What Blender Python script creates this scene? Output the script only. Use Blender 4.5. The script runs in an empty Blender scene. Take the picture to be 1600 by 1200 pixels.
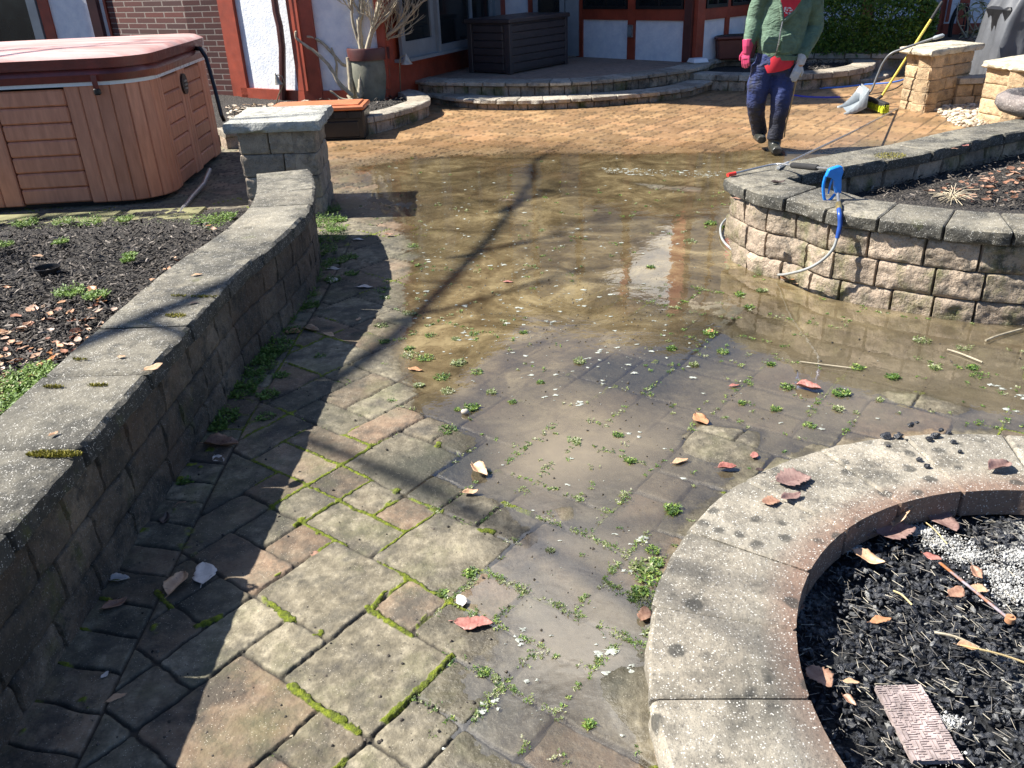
import bpy, math, random
import numpy as np
from mathutils import Vector, Matrix

# ------------------------------------------------------------------ camera, world, sun, exposure
S = bpy.context.scene
COL = S.collection
FPX, HOR, CH, ROLL = 1290.0, -50.0, 1.6, math.radians(2.3)
_p = math.atan((600 - HOR) / FPX)
cF = np.array([0, math.cos(_p), -math.sin(_p)]); _U = np.array([0, math.sin(_p), math.cos(_p)]); _R = np.array([1.0, 0, 0])
cR = _R * math.cos(ROLL) - _U * math.sin(ROLL); cU = _U * math.cos(ROLL) + _R * math.sin(ROLL)
cam_d = bpy.data.cameras.new('camera'); cam = bpy.data.objects.new('camera', cam_d); COL.objects.link(cam)
cam_d.sensor_width = 36; cam_d.lens = FPX / 1600 * 36; cam_d.clip_end = 2000; cam_d.clip_start = .05
cam.matrix_world = Matrix(((cR[0], cU[0], -cF[0], 0), (cR[1], cU[1], -cF[1], 0), (cR[2], cU[2], -cF[2], CH), (0, 0, 0, 1)))
S.camera = cam
W = bpy.data.worlds.new('World'); S.world = W; W.use_nodes = True
SUN_AZ = math.atan2(-1.0, .10)          # direction to the sun, from +Y towards +X
SUN_EL = math.radians(47.6)
_nt = W.node_tree; _bg = _nt.nodes['Background']
sky = _nt.nodes.new('ShaderNodeTexSky'); sky.sky_type = 'NISHITA'; sky.sun_disc = False
sky.sun_elevation = SUN_EL; sky.sun_rotation = SUN_AZ % (2 * math.pi); sky.air_density = 1.0; sky.dust_density = .4; sky.ozone_density = 2.5
def _wn(t, **k):
    x = _nt.nodes.new(t)
    for a, b in k.items(): setattr(x, a, b)
    return x
_tc = _wn('ShaderNodeTexCoord'); _mp = _wn('ShaderNodeMapping'); _nt.links.new(_tc.outputs['Generated'], _mp.inputs[0]); _mp.inputs['Scale'].default_value = (1, 1, 2.2)
_ns = _wn('ShaderNodeTexNoise'); _nt.links.new(_mp.outputs[0], _ns.inputs[0]); _ns.inputs['Scale'].default_value = 2.3; _ns.inputs['Detail'].default_value = 7; _ns.inputs['Roughness'].default_value = .6
_r1 = _wn('ShaderNodeMapRange', interpolation_type='SMOOTHSTEP'); _nt.links.new(_ns.outputs[0], _r1.inputs[0]); _r1.inputs[1].default_value = .42; _r1.inputs[2].default_value = .60
_sp = _wn('ShaderNodeSeparateXYZ'); _nt.links.new(_tc.outputs['Generated'], _sp.inputs[0])
_r2 = _wn('ShaderNodeMapRange', interpolation_type='SMOOTHSTEP'); _nt.links.new(_sp.outputs[2], _r2.inputs[0]); _r2.inputs[1].default_value = .53; _r2.inputs[2].default_value = .68
_ml = _wn('ShaderNodeMath', operation='MULTIPLY'); _nt.links.new(_r1.outputs[0], _ml.inputs[0]); _nt.links.new(_r2.outputs[0], _ml.inputs[1])
_mx = _wn('ShaderNodeMix', data_type='RGBA'); _r3 = _wn('ShaderNodeMapRange', interpolation_type='SMOOTHSTEP'); _nt.links.new(_sp.outputs[1], _r3.inputs[0]); _r3.inputs[1].default_value = .42; _r3.inputs[2].default_value = .62
_m2 = _wn('ShaderNodeMath', operation='MULTIPLY'); _nt.links.new(_ml.outputs[0], _m2.inputs[0]); _nt.links.new(_r3.outputs[0], _m2.inputs[1])
_tn = _wn('ShaderNodeMix', data_type='RGBA', blend_type='MULTIPLY'); _tn.inputs[0].default_value = 1; _nt.links.new(sky.outputs[0], _tn.inputs[6]); _tn.inputs[7].default_value = (.84, .95, 1.16, 1)
_nt.links.new(_m2.outputs[0], _mx.inputs[0]); _nt.links.new(_tn.outputs[2], _mx.inputs[6]); _mx.inputs[7].default_value = (17, 17, 17.5, 1)
_nt.links.new(_mx.outputs[2], _bg.inputs[0]); _bg.inputs[1].default_value = .051
sl = bpy.data.lights.new('sun', 'SUN'); sun = bpy.data.objects.new('sun', sl); COL.objects.link(sun)
sl.energy = 5.0; sl.angle = math.radians(.53); sl.color = (1, .95, .87)
sd = Vector((math.sin(SUN_AZ) * math.cos(SUN_EL), math.cos(SUN_AZ) * math.cos(SUN_EL), math.sin(SUN_EL)))
sun.rotation_euler = sd.to_track_quat('Z', 'Y').to_euler(); sun.location = sd * 40
S.view_settings.view_transform = 'Standard'; S.view_settings.look = 'None'; S.view_settings.exposure = 1.28
S.render.resolution_x = 1024; S.render.resolution_y = 768
S.cycles.max_bounces = 8; S.cycles.transparent_max_bounces = 8; S.cycles.caustics_reflective = False; S.cycles.caustics_refractive = False

# ------------------------------------------------------------------ helpers
def at(px, py, z=0.0):
    """point of the photograph (1600x1200) on the horizontal plane at height z"""
    d = cF * FPX + cR * (px - 800) - cU * (py - 600)
    return np.array([0, 0, CH]) + d * ((z - CH) / d[2])
def aty(px, py, y):
    d = cF * FPX + cR * (px - 800) - cU * (py - 600)
    return np.array([0, 0, CH]) + d * (y / d[1])
def onwall(px, py, p0, p1):
    """(distance along p0->p1, height) where the sight line meets that vertical wall"""
    d = cF * FPX + cR * (px - 800) - cU * (py - 600)
    e = np.array(p1[:2]) - np.array(p0[:2]); L = np.hypot(*e); e = e / L; n = np.array([e[1], -e[0]])
    t = (n @ np.array(p0[:2])) / (n @ d[:2]); P = np.array([0, 0, CH]) + d * t
    return float((P[:2] - np.array(p0[:2])) @ e), float(P[2])

def _hash(ix, iy, iz, seed):
    with np.errstate(over='ignore'):
        h = (ix.astype(np.uint32) * np.uint32(374761393) + iy.astype(np.uint32) * np.uint32(668265263)
             + iz.astype(np.uint32) * np.uint32(2147483647) + np.uint32(seed * 7919 % 2**31))
        h = (h ^ (h >> np.uint32(13))) * np.uint32(1274126177)
        h = h ^ (h >> np.uint32(16))
    return (h & np.uint32(0xffffff)).astype(np.float64) / 0xffffff
def vnoise(P, scale, seed=0):
    """value noise in -1..1"""
    P = np.atleast_2d(P) * scale
    if P.shape[1] == 2: P = np.c_[P, np.zeros(len(P))]
    P = P + 1000.0
    I = np.floor(P).astype(np.int64); F = P - I; F = F * F * (3 - 2 * F); r = np.zeros(len(P))
    for a in (0, 1):
        for b in (0, 1):
            for c in (0, 1):
                w = (F[:, 0] if a else 1 - F[:, 0]) * (F[:, 1] if b else 1 - F[:, 1]) * (F[:, 2] if c else 1 - F[:, 2])
                r += w * _hash(I[:, 0] + a, I[:, 1] + b, I[:, 2] + c, seed)
    return r * 2 - 1
def fbm(P, scale, octv=3, seed=0):
    r = 0; a = 1; t = 0
    for k in range(octv):
        r = r + a * vnoise(P, scale * 2 ** k, seed + k * 17); t += a; a *= .5
    return r / t
def sstep(a, b, x):
    t = np.clip((x - a) / (b - a), 0, 1); return t * t * (3 - 2 * t)

class MB:
    def __init__(s): s.V = []; s.F = []; s.T = []; s.n = 0
    def add(s, V, F, tint=.5):
        V = np.asarray(V, float).reshape(-1, 3)
        s.V.append(V); s.F += [tuple(i + s.n for i in f) for f in F]
        s.T.append(np.full(len(V), tint) if np.isscalar(tint) else np.asarray(tint)); s.n += len(V)
    def box(s, c, d, rz=0, bev=0, M=None, tint=.5, taper=(1, 1)):
        x, y, z = d[0] / 2, d[1] / 2, d[2] / 2; b = min(bev, x * .9, y * .9, z * .9)
        if b <= 0:
            V = [(sx * x * (taper[0] if sz > 0 else 1), sy * y * (taper[1] if sz > 0 else 1), sz * z) for sx in (-1, 1) for sy in (-1, 1) for sz in (-1, 1)]
            F = [(0, 1, 3, 2), (4, 6, 7, 5), (0, 4, 5, 1), (2, 3, 7, 6), (0, 2, 6, 4), (1, 5, 7, 3)]
        else:
            V = []; idx = {}
            for sx in (-1, 1):
                for sy in (-1, 1):
                    for sz in (-1, 1):
                        tx, ty = (taper if sz > 0 else (1, 1))
                        for k, v in enumerate(((x * tx, y * ty - b, z - b), (x * tx - b, y * ty, z - b), (x * tx - b, y * ty - b, z))):
                            idx[sx, sy, sz, k] = len(V); V.append((sx * v[0], sy * v[1], sz * v[2]))
            F = []
            g = lambda a, b_, c_, k: idx[a, b_, c_, k]
            for q in (-1, 1):
                f = [g(q, -1, -1, 0), g(q, 1, -1, 0), g(q, 1, 1, 0), g(q, -1, 1, 0)]; F.append(f if q > 0 else f[::-1])
                f = [g(-1, q, -1, 1), g(-1, q, 1, 1), g(1, q, 1, 1), g(1, q, -1, 1)]; F.append(f if q > 0 else f[::-1])
                f = [g(-1, -1, q, 2), g(1, -1, q, 2), g(1, 1, q, 2), g(-1, 1, q, 2)]; F.append(f if q > 0 else f[::-1])
            for a in (-1, 1):
                for e in (-1, 1):
                    f = [g(a, e, -1, 0), g(a, e, -1, 1), g(a, e, 1, 1), g(a, e, 1, 0)]; F.append(f if a * e < 0 else f[::-1])
                    f = [g(a, -1, e, 0), g(a, 1, e, 0), g(a, 1, e, 2), g(a, -1, e, 2)]; F.append(f if a * e > 0 else f[::-1])
                    f = [g(-1, a, e, 1), g(1, a, e, 1), g(1, a, e, 2), g(-1, a, e, 2)]; F.append(f if a * e < 0 else f[::-1])
            for a in (-1, 1):
                for b_ in (-1, 1):
                    for e in (-1, 1):
                        f = [g(a, b_, e, 0), g(a, b_, e, 1), g(a, b_, e, 2)]; F.append(f if a * b_ * e > 0 else f[::-1])
        V = np.array(V, float)
        if M is not None: V = V @ np.array(M).T
        elif rz: cs, sn = math.cos(rz), math.sin(rz); V = V @ np.array([[cs, sn, 0], [-sn, cs, 0], [0, 0, 1]])
        s.add(V + np.array(c, float), F, tint)
    def tube(s, pts, r, n=10, cap=True, tint=.5, flat=1.0, up=None):
        P = [np.array(p, float) for p in pts]; m = len(P)
        R = [r] * m if np.isscalar(r) else list(r)
        V = []; T = None; N = None
        for i in range(m):
            t = P[min(i + 1, m - 1)] - P[max(i - 1, 0)]; t = t / (np.linalg.norm(t) + 1e-9)
            if N is None:
                a = np.array(up, float) if up is not None else (np.array([0, 0, 1.0]) if abs(t[2]) < .9 else np.array([1.0, 0, 0]))
                N = a - t * (a @ t)
            else: N = N - t * (N @ t)
            N = N / (np.linalg.norm(N) + 1e-9); B = np.cross(t, N)
            for k in range(n):
                a = 2 * math.pi * k / n; V.append(P[i] + R[i] * (math.cos(a) * N * flat + math.sin(a) * B))
        F = [(i * n + k, i * n + (k + 1) % n, (i + 1) * n + (k + 1) % n, (i + 1) * n + k) for i in range(m - 1) for k in range(n)]
        if cap: F += [tuple(range(n))[::-1], tuple((m - 1) * n + k for k in range(n))]
        s.add(V, F, tint)
    def lathe(s, prof, c=(0, 0, 0), n=24, tint=.5, sx=1, sy=1):
        V = [(c[0] + r * math.cos(2 * math.pi * k / n) * sx, c[1] + r * math.sin(2 * math.pi * k / n) * sy, c[2] + z) for r, z in prof for k in range(n)]
        F = [(i * n + k, i * n + (k + 1) % n, (i + 1) * n + (k + 1) % n, (i + 1) * n + k) for i in range(len(prof) - 1) for k in range(n)]
        s.add(V, F, tint)
    def prism(s, poly, z0, z1, tint=.5):
        n = len(poly); V = [(p[0], p[1], z0) for p in poly] + [(p[0], p[1], z1) for p in poly]
        s.add(V, [tuple(range(n))[::-1], tuple(range(n, 2 * n))] + [(i, (i + 1) % n, n + (i + 1) % n, n + i) for i in range(n)], tint)
    def wallbox(s, p0, p1, a0, a1, z0, z1, off0, off1, tint=.5):
        """box on a vertical wall p0->p1 (outside is to the right of it), from along a0..a1, offsets outward"""
        p0 = np.array(p0[:2]); e = np.array(p1[:2]) - p0; e = e / np.hypot(*e); n = np.array([e[1], -e[0]])
        q = [p0 + e * a + n * o for a, o in ((a0, off0), (a0, off1), (a1, off1), (a1, off0))]
        s.prism([tuple(v) for v in q], z0, z1, tint)
    def build(s, name, mat, parent=None, smooth=None, kind=None):
        V = np.concatenate(s.V) if s.V else np.zeros((0, 3))
        me = bpy.data.meshes.new(name)
        if parent is not None:
            o_ = np.array(parent.get('_base', (0, 0, 0))); V = V - o_
        loc = None
        if parent is None and len(V):
            loc = np.array([(V[:, 0].min() + V[:, 0].max()) / 2, (V[:, 1].min() + V[:, 1].max()) / 2, V[:, 2].min()]); V = V - loc
        me.from_pydata(V.tolist(), [], s.F)
        a = me.attributes.new('tint', 'FLOAT', 'POINT'); a.data.foreach_set('value', np.concatenate(s.T))
        me.materials.append(mat); me.validate()
        if smooth is not None:
            me.polygons.foreach_set('use_smooth', [True] * len(me.polygons))
            if smooth < 179: me.set_sharp_from_angle(angle=math.radians(smooth))
        ob = bpy.data.objects.new(name, me); COL.objects.link(ob)
        if parent is not None: 
            ob.parent = parent
            if parent.type == 'MESH': pass
        if loc is not None: ob.location = loc; ob['_base'] = tuple(loc)
        else: ob['_base'] = tuple(parent['_base'])
        if kind: ob['kind'] = kind
        return ob
def thing(name, label, cat, loc, group=None):
    o = bpy.data.objects.new(name, None); COL.objects.link(o); o.location = loc; o.empty_display_size = .1
    o['_base'] = tuple(float(v) for v in loc); o['label'] = label; o['category'] = cat
    if group: o['group'] = group
    return o
def tag(o, label, cat, group=None):
    o['label'] = label; o['category'] = cat
    if group: o['group'] = group
    return o
def sub(ob, parent):       # make an already built top-level mesh a child in place
    return ob

# ------------------------------------------------------------------ materials
class M_:
    def __init__(s, name):
        s.m = bpy.data.materials.new(name); s.m.use_nodes = True; s.t = s.m.node_tree; s.N = s.t.nodes; s.L = s.t.links
        s.b = s.N['Principled BSDF']; s.out = s.N['Material Output']; s._c = None; s._geo = None
    def n(s, typ, **kw):
        x = s.N.new(typ)
        for k, v in kw.items(): setattr(x, k, v)
        return x
    def set(s, node, i, v):
        if hasattr(v, 'is_linked') or isinstance(v, bpy.types.NodeSocket): s.L.new(v, node.inputs[i])
        else: node.inputs[i].default_value = v
    def co(s):
        if s._c is None: s._c = s.n('ShaderNodeTexCoord').outputs['Object']
        return s._c
    def noise(s, scale, detail=4, rough=.55, dist=0, vec=None, out='Fac'):
        x = s.n('ShaderNodeTexNoise'); s.L.new(vec or s.co(), x.inputs['Vector'])
        x.inputs['Scale'].default_value = scale; x.inputs['Detail'].default_value = detail; x.inputs['Roughness'].default_value = rough; x.inputs['Distortion'].default_value = dist
        return x.outputs[out]
    def vor(s, scale, out='Distance', vec=None, feature='F1'):
        x = s.n('ShaderNodeTexVoronoi', feature=feature); s.L.new(vec or s.co(), x.inputs['Vector']); x.inputs['Scale'].default_value = scale
        return x.outputs[out]
    def stretch(s, sc, rot=(0, 0, 0)):
        x = s.n('ShaderNodeMapping'); s.L.new(s.co(), x.inputs[0]); x.inputs['Scale'].default_value = sc; x.inputs['Rotation'].default_value = rot
        return x.outputs[0]
    def ramp(s, fac, stops):
        x = s.n('ShaderNodeValToRGB'); s.L.new(fac, x.inputs[0]); e = x.color_ramp.elements
        while len(e) < len(stops): e.new(.5)
        for k, (p, c) in enumerate(stops):
            e[k].position = p; e[k].color = (*c, 1) if not np.isscalar(c) else (c, c, c, 1)
        return x.outputs[0]
    def mix(s, fac, a, b, mode='MIX'):
        x = s.n('ShaderNodeMix', data_type='RGBA', blend_type=mode)
        s.set(x, 0, fac); s.set(x, 6, (*a, 1) if isinstance(a, tuple) and len(a) == 3 else a); s.set(x, 7, (*b, 1) if isinstance(b, tuple) and len(b) == 3 else b)
        return x.outputs[2]
    def math(s, op, a, b=None, clamp=False):
        x = s.n('ShaderNodeMath', operation=op, use_clamp=clamp); s.set(x, 0, a)
        if b is not None: s.set(x, 1, b)
        return x.outputs[0]
    def mr(s, v, a, b, c=0, d=1):
        x = s.n('ShaderNodeMapRange'); s.set(x, 0, v); s.set(x, 1, a); s.set(x, 2, b); s.set(x, 3, c); s.set(x, 4, d); return x.outputs[0]
    def attr(s, name, out='Fac'): return s.n('ShaderNodeAttribute', attribute_name=name).outputs[out]
    def color(s, c): s.set(s.b, 'Base Color', (*c, 1) if isinstance(c, tuple) and len(c) == 3 else c); return s
    def rough(s, r): s.set(s.b, 'Roughness', r); return s
    def bump(s, h, strength=.5, dist=.01, prev=None):
        x = s.n('ShaderNodeBump'); s.L.new(h, x.inputs['Height']); x.inputs['Strength'].default_value = strength; x.inputs['Distance'].default_value = dist
        if prev is not None: s.L.new(prev, x.inputs['Normal'])
        s.L.new(x.outputs[0], s.b.inputs['Normal']); return x.outputs[0]

def mat_simple(name, c, rough=.6, var=.25, scale=8, bump=0, bscale=40, metal=0, bdist=.003, spec=None, dark=None, dthr=(.5, .62), tint=0):
    m = M_(name); n = m.noise(scale, 5, .6)
    c0 = tuple(v * (1 - var) for v in c); c1 = tuple(min(1, v * (1 + var)) for v in c)
    col = m.ramp(n, [(.3, c0), (.7, c1)])
    if tint:
        t = m.attr('tint'); col = m.mix(1.0, col, m.ramp(t, [(0, 1 - tint), (1, 1 + tint)]), 'MULTIPLY')
    if dark: col = m.mix(m.mr(m.noise(scale * .6, 6, .7), dthr[0], dthr[1]), col, dark)
    m.color(col); m.rough(m.mr(m.noise(scale * 3, 3), .3, .7, max(.02, rough - .08), min(1, rough + .08)))
    m.b.inputs['Metallic'].default_value = metal
    if spec is not None: m.b.inputs['Specular IOR Level'].default_value = spec
    if bump: m.bump(m.noise(bscale, 6, .6), bump, bdist)
    return m.m

def concrete(name, base, speck=.5, darkc=(.035, .035, .03), dmin=.5, dmax=.68, moss=0, warm=(.33, .27, .19), tint=.22, bump=.6, stain=.55, spots=0, rim=0, side=0):
    m = M_(name)
    n1 = m.noise(3.2, 8, .62); n2 = m.noise(14, 6, .65); n3 = m.noise(75, 3, .6)
    col = m.ramp(n2, [(.28, tuple(v * .62 for v in base)), (.5, base), (.75, tuple(v * 1.3 for v in base))])
    col = m.mix(m.mr(m.noise(2.1, 4), .45, .65, 0, .6), col, warm)
    col = m.mix(1.0, col, m.ramp(m.attr('tint'), [(0, 1 - tint), (1, 1 + tint)]), 'MULTIPLY')
    col = m.mix(m.math('MULTIPLY', m.mr(m.math('ADD', m.math('MULTIPLY', n1, .65), m.math('MULTIPLY', n2, .35)), dmin, dmax), .82), col, darkc)
    blk = m.math('MULTIPLY', m.mr(m.noise(8.5, 9, .78), .50, .60), m.mr(m.noise(1.3, 3), .3, .55)); col = m.mix(m.math('MULTIPLY', blk, stain), col, darkc)
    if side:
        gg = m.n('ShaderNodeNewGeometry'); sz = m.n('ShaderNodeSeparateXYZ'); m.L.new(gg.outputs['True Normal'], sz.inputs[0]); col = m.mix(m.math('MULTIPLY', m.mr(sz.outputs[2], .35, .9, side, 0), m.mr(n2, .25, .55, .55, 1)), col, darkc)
    if rim:
        ln = m.n('ShaderNodeVectorMath', operation='LENGTH'); mu = m.n('ShaderNodeVectorMath', operation='MULTIPLY'); m.L.new(m.co(), mu.inputs[0]); mu.inputs[1].default_value = (1, 1, 0); m.L.new(mu.outputs[0], ln.inputs[0])
        col = m.mix(m.mr(m.math('ADD', ln.outputs['Value'], m.math('MULTIPLY', n1, .10)), .78, .86, .8, 0), col, (.17, .10, .07))
    if spots: col = m.mix(m.math('MULTIPLY', m.math('MULTIPLY', m.mr(m.vor(13, vec=m.mix(.03, m.co(), m.noise(30, out='Color'))), .20, .30, 1, 0), m.mr(m.noise(5, 3), .42, .5)), spots), col, darkc)
    if moss: col = m.mix(m.math('MULTIPLY', m.mr(m.noise(4.3, 7, .7, vec=m.stretch((1, 1, .6))), .66 - moss * .12, .8 - moss * .12), .8), col, (.10, .115, .02))
    v = m.vor(170); sp = m.mr(v, .22, .36, 1, 0)
    sp = m.math('MULTIPLY', sp, m.mr(m.noise(60, 2), .46, .6)); sp = m.math('MULTIPLY', sp, speck)
    col = m.mix(sp, col, (.62, .6, .54))
    col = m.mix(m.mr(m.noise(150, 4, .7), .54, .66, 0, .6), col, (.05, .045, .04))
    m.color(col); m.rough(m.mr(n2, .3, .7, .75, .95))
    h = m.math('ADD', m.math('MULTIPLY', m.noise(22, 7, .7), 1.0), m.math('MULTIPLY', n3, .35))
    m.bump(h, bump, .02)
    return m.m
MAT = {}
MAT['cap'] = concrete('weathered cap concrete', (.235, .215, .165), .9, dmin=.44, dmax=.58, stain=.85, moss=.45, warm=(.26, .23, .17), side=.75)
MAT['cap_pit'] = concrete('fire pit cap concrete', (.275, .25, .20), 1.0, dmin=.50, dmax=.65, stain=.6, spots=.8, warm=(.38, .33, .25), bump=.5, rim=1)
MAT['cap_far'] = concrete('pale step concrete', (.40, .36, .29), .3, dmin=.56, dmax=.8, bump=.8)
MAT['block'] = concrete('split face block', (.46, .36, .265), .35, dmin=.48, dmax=.62, moss=1.3, bump=1.0, stain=.85)
MAT['block_left'] = concrete('shaded split face block', (.15, .105, .07), .3, dmin=.46, dmax=.6, moss=.4, bump=1.0, stain=.8)  # darker copy of the block: the left wall's shade is in its colour, plus stains
MAT['block_tan'] = concrete('tan pillar block', (.50, .36, .21), .25, dmin=.62, dmax=.9, warm=(.50, .33, .17), bump=.9)
MAT['block_grey'] = concrete('grey brown pillar block', (.36, .29, .215), .3, dmin=.55, dmax=.8, bump=.9)
MAT['slab'] = concrete('rock face limestone', (.46, .46, .41), .25, dmin=.58, dmax=.85, warm=(.42, .40, .33), bump=1.0)
MAT['slab_tan'] = concrete('rock face sandstone', (.60, .54, .41), .2, dmin=.66, dmax=.9, warm=(.55, .47, .33), bump=1.0)
MAT['red'] = mat_simple('red brown timber paint', (.27, .048, .022), .5, .28, 5, .25, 60)
MAT['redd'] = mat_simple('dark maroon paint', (.075, .022, .018), .45, .25, 5)
MAT['glass'] = mat_simple('dark window glass', (.012, .016, .018), .06, .5, 1.2)
MAT['black'] = mat_simple('black plastic', (.012, .012, .013), .38, .3, 12, .15, 90)
MAT['frame'] = mat_simple('grey door frame', (.20, .225, .245), .4, .15, 4)
MAT['steel'] = mat_simple('galvanised metal', (.42, .43, .44), .35, .2, 25, metal=.8)
def stucco():
    m = M_('white stucco'); n = m.noise(7, 6, .65)
    col = m.ramp(n, [(.3, (.60, .64, .70)), (.6, (.76, .78, .80))])
    col = m.mix(m.mr(m.noise(1.7, 6, .7), .6, .75, 0, .5), col, (.42, .46, .52)); m.color(col); m.rough(.8)
    m.bump(m.noise(26, 6, .7), .8, .012); return m.m
MAT['stucco'] = stucco()
def brick():
    m = M_('dark red brick'); x = m.n('ShaderNodeTexBrick'); c = m.n('ShaderNodeCombineXYZ'); sp = m.n('ShaderNodeSeparateXYZ'); m.L.new(m.co(), sp.inputs[0])
    m.L.new(m.math('ADD', sp.outputs[0], m.math('MULTIPLY', sp.outputs[1], .6)), c.inputs[0]); m.L.new(sp.outputs[2], c.inputs[1]); m.L.new(c.outputs[0], x.inputs[0])
    x.inputs['Scale'].default_value = 1; x.inputs['Brick Width'].default_value = .21; x.inputs['Row Height'].default_value = .072; x.inputs['Mortar Size'].default_value = .007
    x.inputs['Color1'].default_value = (.12, .032, .024, 1); x.inputs['Color2'].default_value = (.055, .02, .018, 1); x.inputs['Mortar'].default_value = (.26, .22, .19, 1)
    x.inputs['Mortar Smooth'].default_value = .2
    m.color(m.mix(m.mr(m.noise(30, 4), .3, .7, .0, .35), x.outputs[0], (.05, .02, .018))); m.rough(.85)
    b = m.bump(m.math('SUBTRACT', 1, x.outputs[1]), .8, .01); m.bump(m.noise(60, 4), .4, .004, b); return m.m
MAT['brick'] = brick()

# ------------------------------------------------------------------ masonry
class Path:
    """plan curve through points; outward normal is on the right of travel"""
    def __init__(s, pts, smooth=True):
        P = np.array([p[:2] for p in pts], float)
        if smooth and len(P) > 2:
            Q = []
            for i in range(len(P) - 1):
                a = P[max(i - 1, 0)]; b = P[i]; c = P[i + 1]; d = P[min(i + 2, len(P) - 1)]
                for t in np.linspace(0, 1, 12, endpoint=False):
                    Q.append(.5 * (2 * b + (c - a) * t + (2 * a - 5 * b + 4 * c - d) * t * t + (3 * b - a - 3 * c + d) * t ** 3))
            Q.append(P[-1]); P = np.array(Q)
        s.P = P; s.s = np.r_[0, np.cumsum(np.hypot(*np.diff(P, axis=0).T))]; s.L = s.s[-1]
    def pos(s, a): return np.c_[np.interp(a, s.s, s.P[:, 0]), np.interp(a, s.s, s.P[:, 1])]
    def nrm(s, a):
        d = s.pos(np.minimum(a + .03, s.L)) - s.pos(np.maximum(a - .03, 0)); d /= np.hypot(d[:, 0], d[:, 1])[:, None] + 1e-9
        return np.c_[d[:, 1], -d[:, 0]]
def stone(mb, path, s0, s1, z0, z1, thick, rough=.012, res=.02, bev=.008, gap=.003, seed=0, tint=.5, back=0, off=0, topn=0, tw=2):
    a0, a1 = s0 + gap, s1 - gap; na = max(2, int((a1 - a0) / res) + 1); nb = max(2, int((z1 - z0) / res) + 1)
    A = np.r_[a0, np.linspace(a0 + bev, a1 - bev, na), a1]
    prof = [(-thick, z0, 1 if back else 0), ]
    if back: prof += [(-thick, z, 1) for z in np.linspace(z0 + bev, z1 - bev, nb)]
    prof += [(-thick + (bev if back else 0), z1, 0)]
    prof += [(-thick + thick * k / tw, z1, 0) for k in range(1, tw)] + [(-bev, z1, .35)]
    prof += [(0, z, 1) for z in np.linspace(z1 - bev, z0 + bev, nb)] + [(-bev, z0, .3)]
    C = path.pos(A); Nn = path.nrm(A); m = len(prof); V = np.zeros((len(A), m, 3))
    ea = np.minimum((A - a0), (a1 - A)) / bev; ea = np.clip(ea, 0, 1)
    for j, (o, z, r) in enumerate(prof):
        X = C + Nn * o; P3 = np.c_[X, np.full(len(A), z)]
        disp = np.zeros(len(A))
        if r: 
            fz = min(1, min(z - z0, z1 - z) / (.25 * (z1 - z0)) + .35)
            disp = rough * r * (1.1 * fbm(P3, 11, 3, seed) + .5 * fbm(P3, 38, 2, seed + 5)) + rough * .8 * fz * ea - rough * .5
            if o < -bev * 1.5: disp = -disp
        X = C + Nn * (o + disp)[:, None] - Nn * ((1 - ea) * bev * (1 if o > -bev * 1.5 else (-1 if o <= -thick + bev * 1.5 else 0)))[:, None]
        V[:, j, :2] = X; V[:, j, 2] = z - ((1 - ea) * bev * .7 if abs(z - z1) < 1e-6 else 0) + (topn * vnoise(P3, 9, seed) if abs(z - z1) < 1e-6 else 0)
    if off: V[:, :, :2] += (Nn * off)[:, None, :]
    na_ = len(A)
    F = [(i * m + j, (i + 1) * m + j, (i + 1) * m + (j + 1) % m, i * m + (j + 1) % m) for i in range(na_ - 1) for j in range(m)]
    F += [tuple(range(m)), tuple((na_ - 1) * m + j for j in range(m))[::-1]]
    mb.add(V.reshape(-1, 3), F, tint)
def course(mb, path, z0, z1, length, thick, rng, start=0, end=None, jitter=.15, **kw):
    end = path.L if end is None else end; a = start; k = 0
    while a < end - .02:
        b = min(end, a + length * (1 + rng.uniform(-jitter, jitter)))
        if end - b < length * .4: b = end
        kk_ = dict(kw)
        if z1 - z0 < .1 and z0 > .05: kk_['bev'] = kw.get('bev', .008) * rng.uniform(.7, 1.5)
        stone(mb, path, a, b, z0, z1 + (rng.uniform(-.0018, .0018) if z1 - z0 < .1 else 0), thick, seed=rng.randint(0, 9999), tint=rng.random(), **kk_); a = b; k += 1

def leafcluster():  # small rosette of leaves used for weeds: unit size, up = z
    V = []; F = []
    return V, F
def scatter(mb, tv, tf, pos, scl, rng, tilt=1.0, tint=None, yaw=None):
    tv = np.array(tv, float); n = len(pos)
    for i in range(n):
        a = rng.uniform(0, 6.283) if yaw is None else yaw[i]
        b = rng.uniform(-1, 1) * tilt; c = rng.uniform(-1, 1) * tilt
        ca, sa, cb, sb, cc, sc_ = math.cos(a), math.sin(a), math.cos(b), math.sin(b), math.cos(c), math.sin(c)
        Rz = np.array([[ca, -sa, 0], [sa, ca, 0], [0, 0, 1]]); Rx = np.array([[1, 0, 0], [0, cb, -sb], [0, sb, cb]]); Ry = np.array([[cc, 0, sc_], [0, 1, 0], [-sc_, 0, cc]])
        s_ = scl[i] if not callable(scl) else scl(i)
        mb.add((tv * s_) @ (Rz @ Rx @ Ry).T + pos[i], tf, rng.random() if tint is None else tint[i])
def inpoly(P, poly):
    x, y = P[:, 0], P[:, 1]; r = np.zeros(len(P), bool); n = len(poly)
    for i in range(n):
        x0, y0 = poly[i]; x1, y1 = poly[(i + 1) % n]
        c = ((y0 > y) != (y1 > y)); 
        if y1 != y0: r ^= c & (x < (x1 - x0) * (y - y0) / (y1 - y0) + x0)
    return r
def segdist(P, a, b):
    a = np.array(a[:2]); b = np.array(b[:2]); d = b - a; t = np.clip(((P - a) @ d) / (d @ d + 1e-12), 0, 1)
    return np.hypot(*(P - a - t[:, None] * d).T)
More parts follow.
